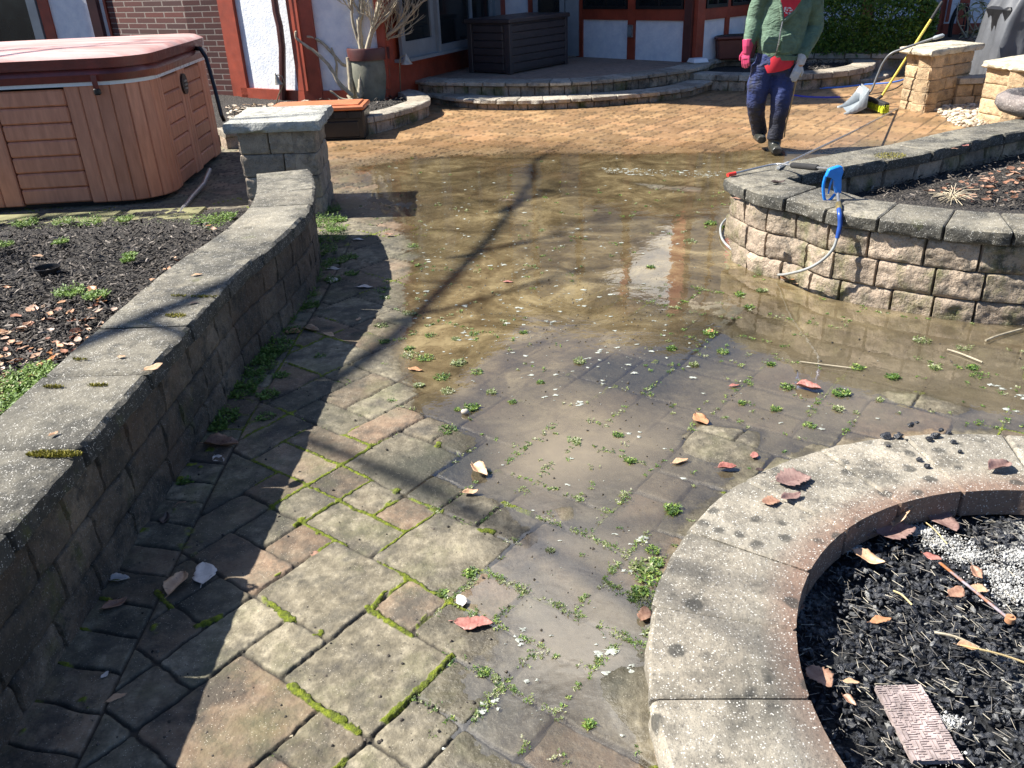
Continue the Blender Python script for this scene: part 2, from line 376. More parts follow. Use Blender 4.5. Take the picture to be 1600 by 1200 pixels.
def polydist(P, poly):
    d = np.full(len(P), 1e9)
    for i in range(len(poly)): d = np.minimum(d, segdist(P, poly[i], poly[(i + 1) % len(poly)]))
    return d
def lump(rng, nu=6, nv=4, k=.35):
    V = [(0, 0, 1)]; 
    for i in range(1, nv):
        for j in range(nu):
            t = math.pi * i / nv; p = 2 * math.pi * (j + .5 * (i % 2)) / nu; r = 1 + rng.uniform(-k, k)
            V.append((r * math.sin(t) * math.cos(p), r * math.sin(t) * math.sin(p), r * math.cos(t)))
    V.append((0, 0, -1)); F = [(0, 1 + j, 1 + (j + 1) % nu) for j in range(nu)]
    for i in range(nv - 2):
        for j in range(nu): a = 1 + i * nu; F.append((a + j, a + nu + j, a + nu + (j + 1) % nu, a + (j + 1) % nu))
    a = 1 + (nv - 2) * nu; F += [(a + j, len(V) - 1, a + (j + 1) % nu) for j in range(nu)]
    return np.array(V), F
# ------------------------------------------------------------------ ground sheet
rng = random.Random(11)
def soil_mat(name, a, b, bump=1.0):
    m = M_(name); n = m.noise(26, 8, .75)
    m.color(m.mix(m.mr(m.noise(90, 3), .58, .7), m.ramp(n, [(.3, a), (.7, b)]), (.22, .19, .15))); m.rough(.9)
    m.bump(m.math('ADD', m.noise(40, 6, .7), m.vor(60)), bump, .02); return m.m
MAT['mulch'] = soil_mat('dark shredded mulch', (.012, .011, .010), (.055, .048, .042))
MAT['soil'] = soil_mat('garden soil', (.03, .024, .017), (.10, .08, .055))
mb = MB(); mb.add([(-300, -300, -.06), (300, -300, -.06), (300, 500, -.06), (-300, 500, -.06)], [(0, 1, 2, 3)])
mb.build('ground', MAT['soil'], kind='structure')

# ------------------------------------------------------------------ paved patio (height field with every paver and joint)
th = math.radians(52.3); LU = np.array([math.cos(th), math.sin(th)]); LV = np.array([math.sin(th), -math.cos(th)])
MOD, U0, V0 = .157, .69, -2.06
OFF = 60; NI = 170
cid = -np.ones((NI, NI), int); cells = []
def put(i0, i1, j0, j1):
    i0 += OFF; i1 += OFF; j0 += OFF; j1 += OFF
    if i1 > NI or j1 > NI or (cid[i0:i1, j0:j1] >= 0).any(): return False
    cid[i0:i1, j0:j1] = len(cells); cells.append((i0, i1, j0, j1)); return True
for c in ((2, 4, 2, 4), (3, 4, 4, 5), (3, 4, 5, 7), (1, 3, 4, 6), (1, 2, 3, 4), (0, 2, 2, 3), (-1, 1, 3, 5), (0, 1, 1, 2), (1, 2, 1, 2), (2, 3, 0, 2), (3, 4, 1, 2),
          (4, 5, 1, 3), (4, 6, 3, 5), (5, 6, 2, 3), (5, 6, 1, 2), (6, 8, 0, 2), (5, 6, 0, 1), (4, 5, 0, 1), (3, 4, 0, 1), (2, 4, -1, 0), (1, 2, 0, 1), (4, 5, 5, 6), (5, 7, 5, 7), (0, 1, 5, 6), (6, 7, 2, 3)):
    put(*c)
pr_ = random.Random(5)
for i in range(NI):
    for j in range(NI):
        if cid[i, j] < 0:
            opts = [(2, 2)] * 5 + [(1, 2)] * 3 + [(2, 1)] * 3 + [(1, 1)] * 2; pr_.shuffle(opts)
            for a, b in opts + [(1, 1)]:
                if i + a <= NI and j + b <= NI and put(i - OFF, i - OFF + a, j - OFF, j - OFF + b): break
cells = np.array(cells)
crnd = np.random.RandomState(3); NC = len(cells) + 4000
c_tint = crnd.rand(NC); c_warm = crnd.rand(NC); c_h = crnd.randn(NC) * .0013; c_sx = crnd.randn(NC) * .004; c_sy = crnd.randn(NC) * .004

NR, NK = 820, 1180
ang = np.linspace(math.atan2(CH, .85), math.atan2(CH, 15.2), NR); ys = CH / np.tan(ang)
ks = np.linspace(-.80, .92, NK)
Y = np.repeat(ys, NK); X = (np.sqrt(ys ** 2 + CH ** 2)[:, None] * ks[None, :]).ravel(); P = np.c_[X, Y]; NP_ = len(P)
# joint wobble
Pw = P + .0035 * np.c_[vnoise(P, 22, 1), vnoise(P, 22, 2)] + .0022 * np.c_[vnoise(P, 60, 3), vnoise(P, 60, 4)]
u = (Pw @ LU - U0) / MOD + OFF; v = (Pw @ LV - V0) / MOD + OFF
iu = np.clip(np.floor(u).astype(int), 0, NI - 1); iv = np.clip(np.floor(v).astype(int), 0, NI - 1)
ID = cid[iu, iv]; cb = cells[ID]
a0 = u - cb[:, 0]; a1 = cb[:, 1] - u; b0 = v - cb[:, 2]; b1 = cb[:, 3] - v
du = np.minimum(a0, a1) * MOD; dv = np.minimum(b0, b1) * MOD
rad = .018                                                     # tumbled corners
de = np.where((du < rad) & (dv < rad), rad - np.hypot(rad - du, rad - dv), np.minimum(du, dv))
cu = (cb[:, 0] + cb[:, 1]) / 2 - u; cv = (cb[:, 2] + cb[:, 3]) / 2 - v
# soldier course along the left wall
BX = -1.045 + .02 * np.sin(Y * 1.7); bord = (X < BX) & (Y < 5.4) & (X > -1.5)
bl = (Y + .25 * (X + 1.2) + .006 * vnoise(P, 12, 9)) / .125; bi = np.floor(bl).astype(int)
dbe = np.minimum(np.minimum(bl - bi, bi + 1 - bl) * .125, np.abs(X - BX))
de = np.where(bord, dbe, np.minimum(de, np.where((Y < 5.4) & (X > -1.5), np.abs(X - BX), 9))); ID = np.where(bord, len(cells) + bi, ID)
jw = .0012 + .0014 * vnoise(P, 5, 12)
joint = None
prof = -(.0065 * (1 - sstep(0, .0085, de)))                       # rounded arris
tilt = cu * MOD * c_sx[ID] + cv * MOD * c_sy[ID]
# coarse fields -----------------------------------------------------------------
def coarse(fn, step=.03):
    gx = np.arange(-9, 16, step); gy = np.arange(.5, 16, step); G = np.array(np.meshgrid(gx, gy, indexing='ij')).reshape(2, -1).T
    val = fn(G).reshape(len(gx), len(gy))
    fx = np.clip((X - gx[0]) / step, 0, len(gx) - 1.001); fy = np.clip((Y - gy[0]) / step, 0, len(gy) - 1.001)
    ix = fx.astype(int); iy = fy.astype(int); tx = fx - ix; ty = fy - iy
    return val[ix, iy] * (1 - tx) * (1 - ty) + val[ix + 1, iy] * tx * (1 - ty) + val[ix, iy + 1] * (1 - tx) * ty + val[ix + 1, iy + 1] * tx * ty
wet_px = [(545, 262), (640, 242), (760, 240), (860, 236), (1000, 240), (1130, 236), (1190, 232), (1260, 238), (1400, 238), (1640, 240), (1640, 700), (1600, 672), (1450, 676), (1300, 690), (1185, 730),
          (1085, 800), (1050, 870), (1030, 960), (1025, 1060), (1035, 1140), (1060, 1210), (640, 1230), (690, 1160), (745, 1120), (690, 1085), (705, 1050), (770, 1020), (770, 985), (700, 960), (705, 925), (740, 895), (790, 870),
          (800, 830), (760, 795), (680, 790), (640, 765), (680, 745), (735, 690), (700, 665), (650, 640), (640, 600), (610, 545), (640, 500), (625, 450), (650, 400), (620, 350), (560, 300)]
wet_poly = [tuple(at(*p)[:2]) for p in wet_px]
isl = [([(1060, 680), (1100, 662), (1140, 668), (1190, 675), (1185, 700), (1165, 725), (1110, 722), (1070, 708)], .006),
       ([(640, 765), (700, 755), (790, 790), (820, 835), (770, 815), (680, 790)], .004),
       ([(935, 1070), (960, 1048), (1005, 1050), (1020, 1100), (1030, 1200), (985, 1130), (950, 1095)], .004),
       ([(855, 790), (900, 785), (905, 815), (870, 820)], .0025), ([(820, 820), (850, 835), (835, 865), (800, 850)], .0025),
       ([(1370, 610), (1440, 615), (1530, 640), (1500, 652), (1400, 635)], .002), ([(660, 1150), (720, 1150), (760, 1200), (640, 1210)], .004),
       ([(1000, 440), (1150, 460), (1200, 500), (1050, 520), (960, 490)], -.0032), ([(620, 280), (900, 250), (960, 300), (700, 330)], -.0018),
       ([(960, 280), (1120, 290), (1110, 305), (1010, 300)], .001)]
def wetf(G):
    s = polydist(G, wet_poly) * np.where(inpoly(G, wet_poly), 1, -1)
    k_ = .05 - .044 * sstep(3.5, 7.0, G[:, 1]); w = np.clip(s * k_, -.014, .0062)
    pits = .004 * sstep(-.1, .5, fbm(G, 1.3, 2, 40)); w = np.where(w > 0, w + pits * np.clip(s * 3, 0, 1), w)
    for poly, hgt in isl:
        q = [tuple(at(*p)[:2]) for p in poly]; d = polydist(G, q) * np.where(inpoly(G, q), 1, -1)
        k = sstep(-.03 - .1 * sstep(4, 6, G[:, 1]), .035 + .12 * sstep(4, 6, G[:, 1]), d); w = w * (1 - k) - hgt * k
    return w
Wd = coarse(wetf)
dep = Wd + (.0016 * fbm(P, 9, 4, 50) + .0007 * vnoise(P, 55, 52)) * (1 - .6 * sstep(5, 8, Y))
fz_ = 1 - .85 * sstep(4.5, 8, Y)
jw = jw + .006 * sstep(7, 9, Y) + .0035 * sstep(-.001, .002, dep) * (.4 + .9 * (vnoise(P, 7, 88) > -.2)); joint = 1 - sstep(jw, jw + .0045, de)
hz = -dep + prof * fz_ + (c_h[ID] * 1.1 + tilt) * fz_ + (.0009 * fbm(P, 45, 3, 60) + .0006 * vnoise(P, 140, 61)) * fz_
hz -= joint * .003 * fz_
# moss in the joints: traced along the bright lines, plus scattered growth
moss_lines = [((569, 868), (606, 833), (650, 800), (690, 797)), ((569, 803), (600, 815)), ((606, 833), (612, 820)), ((500, 838), (520, 850)), ((412, 940), (445, 968), (458, 975)), ((493, 1000), (520, 985)),
              ((455, 1078), (490, 1105), (560, 1150)), ((705, 1025), (670, 1065), (600, 1130), (560, 1170), (520, 1210)), ((575, 955), (625, 985), (655, 1005), (690, 1020)), ((580, 960), (600, 930)),
              ((430, 905), (470, 880)), ((310, 985), (345, 970)), ((245, 930), (270, 955)), ((462, 825), (476, 815)), ((740, 895), (752, 880)), ((655, 980), (680, 950)),
              ((760, 775), (830, 800)), ((740, 830), (770, 830)), ((1180, 680), (1195, 690)), ((1130, 770), (1110, 780)), ((1260, 640), (1360, 640)), ((1310, 590), (1400, 600)), ((1430, 610), (1560, 640)),
              ((420, 800), (412, 790)), ((365, 835), (385, 830)), ((600, 790), (690, 690)), ((935, 620), (1030, 560)), ((780, 640), (900, 575))]
md = np.full(NP_, 9.0)
for l in moss_lines:
    q = [at(*p)[:2] for p in l]
    for a, b in zip(q[:-1], q[1:]):
        bx0 = min(a[0], b[0]) - .06; bx1 = max(a[0], b[0]) + .06; by0 = min(a[1], b[1]) - .06; by1 = max(a[1], b[1]) + .06
        I = np.where((X > bx0) & (X < bx1) & (Y > by0) & (Y < by1))[0]
        if len(I): md[I] = np.minimum(md[I], segdist(P[I], a, b))
mz = vnoise(P, 60, 70) * .5 + vnoise(P, 150, 71) * .5
mvar = sstep(-.45, .15, vnoise(P, 9, 79) + .5 * vnoise(P, 23, 78))
moss = mvar * (1 - sstep(.003, .014, md + .008 * mz + .003 * vnoise(P, 14, 73))) * (1 - sstep(.009, .024, de))
mrand = sstep(.10, .35, fbm(P, 3.2, 4, 75)) * (1 - sstep(.0015, .007, de + .004 * mz)) * (Y < 7)
moss = np.maximum(moss, mrand * .8)
near_wall = (1 - sstep(.02, .22, np.abs(X + 1.2) + .12 * vnoise(P, 8, 76))) * (Y < 6)
moss = np.maximum(moss, near_wall * sstep(.2, .6, fbm(P, 20, 3, 77)) * .5 * (X > -1.3))
hz = np.where(moss > .02, np.maximum(hz, hz * (1 - moss) + moss * (-dep + .003 + .003 * (mz + 1))), hz)
hz = np.maximum(hz, -.03)
V = np.c_[X, Y, hz]
idx = np.arange(NP_).reshape(NR, NK)
keep = np.ones((NR - 1, NK - 1), bool)
Q = np.stack([idx[:-1, :-1], idx[:-1, 1:], idx[1:, 1:], idx[1:, :-1]], -1)
def mesh_quads(name, V, Q, attrs, mat, kind):
    used = np.zeros(len(V), bool); used[Q.ravel()] = True; rm = np.cumsum(used) - 1; V = V[used]; Q = rm[Q]
    me = bpy.data.meshes.new(name); me.vertices.add(len(V)); me.vertices.foreach_set('co', V.ravel())
    me.loops.add(Q.size); me.loops.foreach_set('vertex_index', Q.ravel().astype(np.int32))
    me.polygons.add(len(Q)); me.polygons.foreach_set('loop_start', np.arange(0, Q.size, 4, dtype=np.int32)); me.polygons.foreach_set('use_smooth', np.ones(len(Q), bool))
    for k, a in attrs.items():
        A = me.attributes.new(k, 'FLOAT', 'POINT'); A.data.foreach_set('value', a[used].astype(np.float32))
    me.materials.append(mat); me.update(calc_edges=True)
    o = bpy.data.objects.new(name, me); COL.objects.link(o); o['kind'] = kind; return o
clean = sstep(-.9, .9, (Y - 7.75 + .02 * X) + .55 * fbm(P, 1.1, 3, 80)) 
clean = np.maximum(clean, sstep(8.0, 8.8, Y)) * sstep(-2.6, -1.6, X + (Y - 7) * .1)
wetm = sstep(-.006, .001, dep)

def paver_mat():
    m = M_('tumbled pavers'); t = m.attr('tint'); w = m.attr('warm'); cl = m.attr('clean'); ms = m.attr('moss'); we = m.attr('wet'); jo = m.attr('joint'); sh = m.attr('algae_shade')
    n1 = m.noise(5.5, 8, .65); n2 = m.noise(24, 6, .65); n3 = m.noise(95, 3, .6)
    near = m.ramp(n2, [(.28, (.07, .06, .040)), (.5, (.175, .152, .104)), (.72, (.335, .295, .21))])
    near = m.mix(m.math('MULTIPLY', m.mr(w, .5, 1), .55), near, (.33, .20, .125))
    near = m.mix(m.mr(n1, .49, .62, 0, .8), near, (.055, .05, .042)); near = m.mix(m.math('MULTIPLY', m.mr(m.noise(9, 9, .78), .50, .62), .6), near, (.07, .065, .05))
    near = m.mix(m.mr(m.noise(3.3, 5, .6), .55, .7, 0, .6), near, (.30, .26, .18))
    near = m.mix(m.math('MULTIPLY', m.mr(m.noise(2.6, 7, .72), .50, .68), .5), near, (.15, .155, .065))
    far = m.ramp(m.noise(9, 8, .7, vec=m.stretch((1, 1, 1))), [(.28, (.20, .118, .055)), (.5, (.31, .19, .09)), (.75, (.43, .29, .15))])
    far = m.mix(m.mr(w, .3, .9, 0, .5), far, (.40, .22, .11)); far = m.mix(m.mr(m.noise(1.1, 6, .65), .42, .62, 0, .7), far, (.20, .125, .06))
    col = m.mix(cl, near, far)
    col = m.mix(1.0, col, m.ramp(t, [(0, .72), (1, 1.25)]), 'MULTIPLY')
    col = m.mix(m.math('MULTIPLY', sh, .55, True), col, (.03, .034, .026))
    v = m.vor(150); sp = m.math('MULTIPLY', m.mr(v, .12, .22, 1, 0), m.mr(m.noise(40, 2), .45, .6)); col = m.mix(m.math('MULTIPLY', sp, .65), col, (.55, .5, .4))
    col = m.mix(m.mr(n3, .62, .74, 0, .55), col, (.04, .036, .03))
    col = m.mix(m.math('MULTIPLY', we, m.math('SUBTRACT', .42, m.math('MULTIPLY', cl, .22))), col, (.06, .05, .03))
    col = m.mix(m.math('MULTIPLY', jo, m.math('SUBTRACT', .9, m.math('MULTIPLY', cl, .3))), col, (.022, .019, .014))
    mc = m.ramp(m.noise(60, 5, .7), [(.3, (.05, .05, .012)), (.5, (.14, .18, .008)), (.75, (.34, .38, .02))])
    col = m.mix(m.mr(ms, .12, .4), col, mc)
    m.color(col)
    m.rough(m.math('SUBTRACT', .88, m.math('MULTIPLY', m.math('ADD', we, m.math('MULTIPLY', cl, m.mr(n1, .35, .6, .5, 1.1))), m.mr(n2, .3, .7, .58, .35)), True))
    b = m.bump(m.math('MULTIPLY', m.math('ADD', m.math('MULTIPLY', m.noise(38, 7, .7), 1.0), m.math('MULTIPLY', n3, .5)), m.math('SUBTRACT', 1, m.math('MULTIPLY', cl, .8))), .8, .006)
    m.bump(m.math('MULTIPLY', m.noise(330, 3), m.mr(ms, .1, .5)), .9, .01, b)
    return m.m
refl_dark = 1 - sstep(.05, .32, np.minimum(np.minimum(segdist(P, at(660, 730)[:2], at(1180, 500)[:2]), segdist(P, at(780, 1095)[:2], at(980, 1050)[:2]) + .08), segdist(P, at(930, 740)[:2], at(960, 830)[:2]) + .1) + .1 * fbm(P, 3, 2, 97))  # dark band painted into the pavers where the water mirrors blue sky
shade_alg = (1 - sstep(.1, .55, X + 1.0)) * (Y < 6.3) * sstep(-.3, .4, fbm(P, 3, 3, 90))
shade_alg = np.maximum(shade_alg, refl_dark * 1.5)  # painted band under the reflection joins the algae by the wall
attrs = dict(tint=c_tint[ID], warm=c_warm[ID], clean=clean, moss=moss, wet=wetm, joint=joint * (1 - moss), algae_shade=shade_alg)
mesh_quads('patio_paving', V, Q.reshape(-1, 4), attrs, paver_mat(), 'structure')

# ------------------------------------------------------------------ flood water: a level sheet wherever the paving dips below it
wz = -hz
lowq = (wz[Q].max(-1) > -.0004) & (Wd[Q].max(-1) > -.002) & (Y[Q[..., 0]] < 13)
Qs = Q[lowq]
def water_mat():
    m = M_('muddy flood water'); d = m.attr('depth'); md_ = m.attr('mud')
    N = m.N; L = m.L
    turb = m.math('MULTIPLY', md_, m.mr(m.noise(1.9, 6, .6, .8), .3, .7, .55, 1.35))
    op = m.math('SUBTRACT', 1, m.math('POWER', 2.718, m.math('MULTIPLY', m.math('MULTIPLY', d, turb), -1)), True)
    col = m.ramp(m.noise(2.6, 8, .66, 1.6), [(.34, (.085, .064, .033)), (.5, (.19, .145, .075)), (.66, (.34, .27, .145))])
    col = m.mix(m.mr(m.noise(11, 7, .75, 2.5), .50, .66, 0, .65), col, (.075, .055, .03)); col = m.mix(m.attr('grey'), col, (.27, .225, .155))
    dif = m.n('ShaderNodeBsdfDiffuse'); L.new(col, dif.inputs[0]); tr = m.n('ShaderNodeBsdfTransparent'); L.new(m.mix(m.attr('grey'), (.93, .89, .80), (.96, .95, .92)), tr.inputs[0])
    mx = m.n('ShaderNodeMixShader'); L.new(op, mx.inputs[0]); L.new(tr.outputs[0], mx.inputs[1]); L.new(dif.outputs[0], mx.inputs[2])
    gl = m.n('ShaderNodeBsdfGlossy'); gl.inputs['Roughness'].default_value = .015
    ge = m.n('ShaderNodeNewGeometry'); dt = m.n('ShaderNodeVectorMath', operation='DOT_PRODUCT'); L.new(ge.outputs['Incoming'], dt.inputs[0])
    bp = m.n('ShaderNodeBump'); L.new(m.math('ADD', m.noise(6, 3, .5, .3), m.math('MULTIPLY', m.noise(45, 2, .5), .09)), bp.inputs['Height']); bp.inputs['Strength'].default_value = .17; bp.inputs['Distance'].default_value = .01
    L.new(bp.outputs[0], gl.inputs['Normal']); L.new(bp.outputs[0], dt.inputs[1]); frf = m.math('ADD', .15, m.math('MULTIPLY', .85, m.math('POWER', m.math('SUBTRACT', 1, m.math('ABSOLUTE', dt.outputs['Value']), True), 4.4)))
    m2 = m.n('ShaderNodeMixShader'); L.new(frf, m2.inputs[0]); L.new(mx.outputs[0], m2.inputs[1]); L.new(gl.outputs[0], m2.inputs[2])
    m3 = m.n('ShaderNodeMixShader'); t2 = m.n('ShaderNodeBsdfTransparent'); L.new(m.mr(d, .0, .0011), m3.inputs[0]); L.new(t2.outputs[0], m3.inputs[1]); L.new(m2.outputs[0], m3.inputs[2])
    L.new(m3.outputs[0], m.out.inputs[0]); N.remove(m.b); return m.m
# turbidity: brown and opaque in the middle, clearer and grey near the camera
mudk = 55 + 260 * sstep(2.7, 4.0, Y - .35 * (X - 0)) ; mudk = mudk * (.45 + .8 * sstep(-.35, .35, fbm(P, 1.2, 4, 95)))
blue = segdist(P, at(660, 730)[:2], at(1180, 500)[:2]); mudk = mudk * (.12 + .88 * sstep(.10, .34, blue + .09 * fbm(P, 3, 2, 97)))  # mud thinned along the same band so the blue reflection reads deeper
mudk += 160 * (1 - sstep(.1, .5, np.hypot(X - .2, Y - 2.75))) + 60 * (1 - sstep(.05, .3, np.hypot(X - .2, Y - 1.65)))
grey = 1 - sstep(2.2, 3.8, Y - .35 * X + .3 * fbm(P, 2, 2, 98)); grey *= .85
VW = np.c_[X, Y, np.zeros(NP_)]
mesh_quads('flood_water', VW, Qs, dict(depth=np.clip(np.maximum(dep, 0) + .25 * (wz - np.maximum(dep, 0)), 0, 1), mud=mudk, grey=grey), water_mat(), 'structure')
def water_ok(p):
    return None

# ------------------------------------------------------------------ flood scum and grit (nobody could count them)
def wetq(xy): return wetf(np.atleast_2d(np.array(xy)))
rs = np.random.RandomState(8)
def rand_px(n, poly, rs):
    q = np.array(poly, float); lo = q.min(0); hi = q.max(0); out = []
    while len(out) < n:
        c = lo + (hi - lo) * rs.rand(n * 2, 2); c = c[inpoly(c, poly)]; out += [tuple(v) for v in c]
    return out[:n]
MAT['scum'] = mat_simple('pale foam scum', (.33, .35, .31), .7, .45, 60)
mb = MB()
z1 = [(600, 300), (760, 280), (900, 300), (960, 380), (930, 450), (880, 520), (740, 560), (640, 560), (600, 500), (640, 400)]
z2 = [(700, 480), (960, 460), (1120, 520), (1000, 600), (840, 640), (740, 620)]
z3 = [(560, 245), (1180, 240), (1130, 420), (1000, 480), (560, 460)]
z4 = [(740, 700), (1000, 560), (1540, 560), (1500, 650), (1180, 690), (1040, 800), (1000, 1150), (760, 1180), (720, 1000), (860, 860), (760, 760)]
pts = rand_px(300, z1, rs) + rand_px(150, z2, rs) + rand_px(150, z3, rs) + rand_px(75, z4, rs) + rand_px(220, [(940, 262), (1130, 268), (1120, 278), (950, 272)], rs)
big = [(1050 - 120 + 4, 1027, 11), (980, 1043, 9), (760, 1100, 7), (705, 1165, 12), (1010, 845, 9), (820, 990, 8), (1590, 620, 14), (1560, 605, 12), (1575, 640, 16), (940, 550, 7), (862, 505, 7), (905, 470, 6), (1085, 590, 6), (1000, 680, 6), (900, 632, 8)]
def blot(p, r, seed):
    k = 11; a = np.linspace(0, 2 * math.pi, k, endpoint=False); rr = r * (1 + .7 * np.array([rs.rand() * 2 - 1 for _ in a]))
    V = [(p[0] + rr[i] * math.cos(a[i]), p[1] + rr[i] * .7 * math.sin(a[i]), .0011 + .001 * rs.rand()) for i in range(k)] + [(p[0], p[1], .0035)]
    mb.add(V, [(i, (i + 1) % k, k) for i in range(k)], rs.rand())
for (x, y) in pts:
    p = at(x, y); w = wetq(p[:2])[0]
    if w < .0015: continue
    blot(p, (.0022 + .010 * rs.rand() ** 4) * (1 + .12 * p[1]) * .8, 0)
for x, y, r in big:
    p = at(x, y)
    for _ in range(4): blot(p + np.array([rs.randn() * .018, rs.randn() * .012, 0]), .004 + r * .0011 * rs.rand(), 0)
tag(mb.build('foam_scum', MAT['scum'], kind='stuff'), 'pale flecks of foam floating on the brown flood water', 'foam')
mb = MB(); lv, lf = lump(random.Random(2), 5, 3)
P_ = []; Sc = []
for (x, y) in rand_px(800, [(500, 250), (1180, 240), (1130, 440), (1600, 560), (1500, 650), (1100, 700), (700, 1190), (60, 1190), (300, 700), (480, 420)], rs) + rand_px(200, [(700, 420), (1000, 430), (1150, 520), (900, 560), (700, 480)], rs):
    p = at(x, y); d_ = max(.0, -float(wetq(p[:2])[0])); P_.append((p[0], p[1], d_ * .9 + .001)); Sc.append(.0014 + .004 * rs.rand() ** 3)
scatter(mb, lv, lf, P_, Sc, random.Random(1), 1)
MAT['grit'] = mat_simple('dark grit', (.06, .05, .04), .8, .6, 90, tint=.8)
tag(mb.build('grit', MAT['grit'], kind='stuff'), 'dark grit and crumbs strewn over the pavers', 'debris')
# ------------------------------------------------------------------ garden walls
rng = random.Random(21)
WT = .46
def cap_pts(l, z=WT): return [tuple(at(x, y, z)[:2]) for x, y in l]
# left wall
w_far = cap_pts([(450, 365), (487, 325), (495, 293), (487, 263)])
lp = [(-1.20, .35), (-1.20, 1.2), (-1.195, 2.0), (-1.185, 2.8), (-1.165, 3.5)] + [(p[0] - .015, p[1]) for p in w_far]
lw = Path(lp)
t = thing('garden_wall', 'long low retaining wall with dark weathered cap running down the left side to the pillar', 'garden wall', (-1.3, 2.5, 0))
mb = MB(); course(mb, lw, .385, WT, .42, .34, rng, rough=.010, res=.018, bev=.008, jitter=.12, gap=.003, topn=.002, tw=3); mb.build('cap', MAT['cap'], t, 35)
mb = MB()
for k, (a, b, s) in enumerate(((.2485, .383, 0), (.1135, .2465, .1), (-.02, .1115, .05))): course(mb, lw, a, b, .24, .22, rng, rough=.009, res=.013, off=-.026, gap=.0015, jitter=.35, bev=.006)
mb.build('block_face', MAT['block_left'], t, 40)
# right planter: front wing (nose to right) and back wing
t = thing('planter_wall', 'curved block planter wall at the right with a grey cap, coming to a point by the blue spray gun', 'garden wall', (2.2, 5.0, 0))
fr_px = [(1131, 278), (1180, 300), (1247, 314), (1300, 330), (1430, 348), (1570, 361)]
fw = cap_pts(fr_px); fw = fw + [(fw[-1][0] + .55, fw[-1][1] - .10), (fw[-1][0] + 1.3, fw[-1][1] + .1)]
bk = cap_pts([(1131, 278), (1175, 262), (1310, 238), (1400, 222), (1500, 200), (1600, 183)]); bk = bk + [(bk[-1][0] + .9, bk[-1][1] + .5)]
bw = Path(bk[::-1]); fwp = Path(fw)
mb = MB(); course(mb, fwp, .387, WT, .29, .33, rng, start=.0, rough=.014, res=.016, bev=.008, gap=.0025, topn=.0015, tw=3, jitter=.08, back=1)
course(mb, bw, .384, WT - .003, .40, .31, rng, end=bw.L - .05, rough=.012, res=.03, bev=.007, gap=.0015, jitter=.1, tw=3, back=1)
mb.build('cap', MAT['cap'], t, 35)
mb = MB()
for k, (a, b) in enumerate(((.2465, .384), (.1055, .2435), (-.02, .1025))):
    course(mb, fwp, a, b, .225, .24, rng, start=(.04, -.08, .10)[k] if k != 1 else 0, rough=.014, res=.011, off=-.032, gap=.0022, jitter=.22, bev=.006)
    course(mb, bw, a, b, .26, .24, rng, end=bw.L - .08, rough=.014, res=.035, off=-.035, gap=.004, jitter=.3, bev=.012, back=1)
mb.build('block_face', MAT['block'], t, 40)
# fire pit
t = thing('fire_pit', 'round stone fire pit ring filled with charcoal at the lower right', 'fire pit', (1.31, 1.19, 0))
def ring(c, r, a0=0, a1=2 * math.pi, n=72): return Path([(c[0] - r * math.cos(a), c[1] + r * math.sin(a)) for a in np.linspace(a0, a1, n)], False)
PC = (1.315, 1.17); R1 = 1.055
# clockwise travel puts outward normal on the left, so walk it the other way round
def ring_out(c, r, a0, a1, n=90): return Path([(c[0] + r * math.cos(a), c[1] + r * math.sin(a)) for a in np.linspace(a0, a1, n)], False)
rp = ring_out(PC, R1, -.4, 2 * math.pi - .4)
mb = MB(); course(mb, rp, .165, .25, .30, .32, rng, start=.06, rough=.010, res=.014, bev=.007, gap=.0018, jitter=.06, topn=.0012, back=0, tw=3); mb.build('cap', MAT['cap_pit'], t, 35)
mb = MB(); course(mb, ring_out(PC, R1 - .03, -.4, 2 * math.pi - .4), -.03, .162, .2, .24, rng, rough=.014, res=.03, gap=.003); mb.build('ring_wall', MAT['block'], t, 40)
# little raised bed by the house and the kerb that runs on behind the left pillar
RB = [tuple(at(x, y, .2)[:2]) for x, y in ((350, 205), (470, 190), (565, 184), (625, 172), (660, 161), (672, 154), (662, 144), (640, 139))]
rb = Path(RB)
t = thing('raised_bed_wall', 'low rounded stone edging of the bed by the house corner with a bare shrub', 'garden wall', (-1.2, 10.2, 0))
mb = MB(); course(mb, rb, .13, .2, .32, .27, rng, rough=.012, res=.03, gap=.002, tw=2); mb.build('cap', MAT['cap_far'], t, 35)
mb = MB(); course(mb, rb, -.02, .128, .25, .2, rng, rough=.012, res=.03, off=-.03, gap=.003); mb.build('block_face', MAT['block'], t, 40)
# steps up to the door terrace
t = thing('terrace_steps', 'two curved rock faced stone steps leading up to the paved terrace by the door', 'steps', (.9, 11.6, 0))
s1 = Path([tuple(at(x, y, .14)[:2]) for x, y in ((650, 138), (668, 146), (760, 156), (900, 153), (1060, 139), (1128, 121), (1150, 114))])
s2 = Path([tuple(at(x, y, .29)[:2]) for x, y in ((612, 116), (640, 124), (700, 128), (900, 127), (1050, 111), (1100, 102), (1118, 94), (1150, 90), (1210, 96))])
mb = MB(); course(mb, s1, .085, .14, .30, .34, rng, rough=.022, res=.03, gap=.002, bev=.01); course(mb, s2, .235, .29, .30, .36, rng, rough=.022, res=.03, gap=.002, bev=.01); mb.build('tread', MAT['cap_far'], t, 35)
mb = MB(); course(mb, s1, -.02, .083, .18, .2, rng, rough=.008, res=.04, off=-.05, gap=.003); course(mb, s2, .11, .233, .18, .2, rng, rough=.008, res=.04, off=-.05, gap=.003); mb.build('riser', MAT['block'], t, 40)
P2 = [tuple(p) for p in s2.pos(np.linspace(.0, s2.L, 40)) - s2.nrm(np.linspace(.0, s2.L, 40)) * .34]
mb = MB(); mb.prism(P2 + [(6.0, 15.8), (-1.6, 15.8), (-1.6, 12.2)], .05, .284)
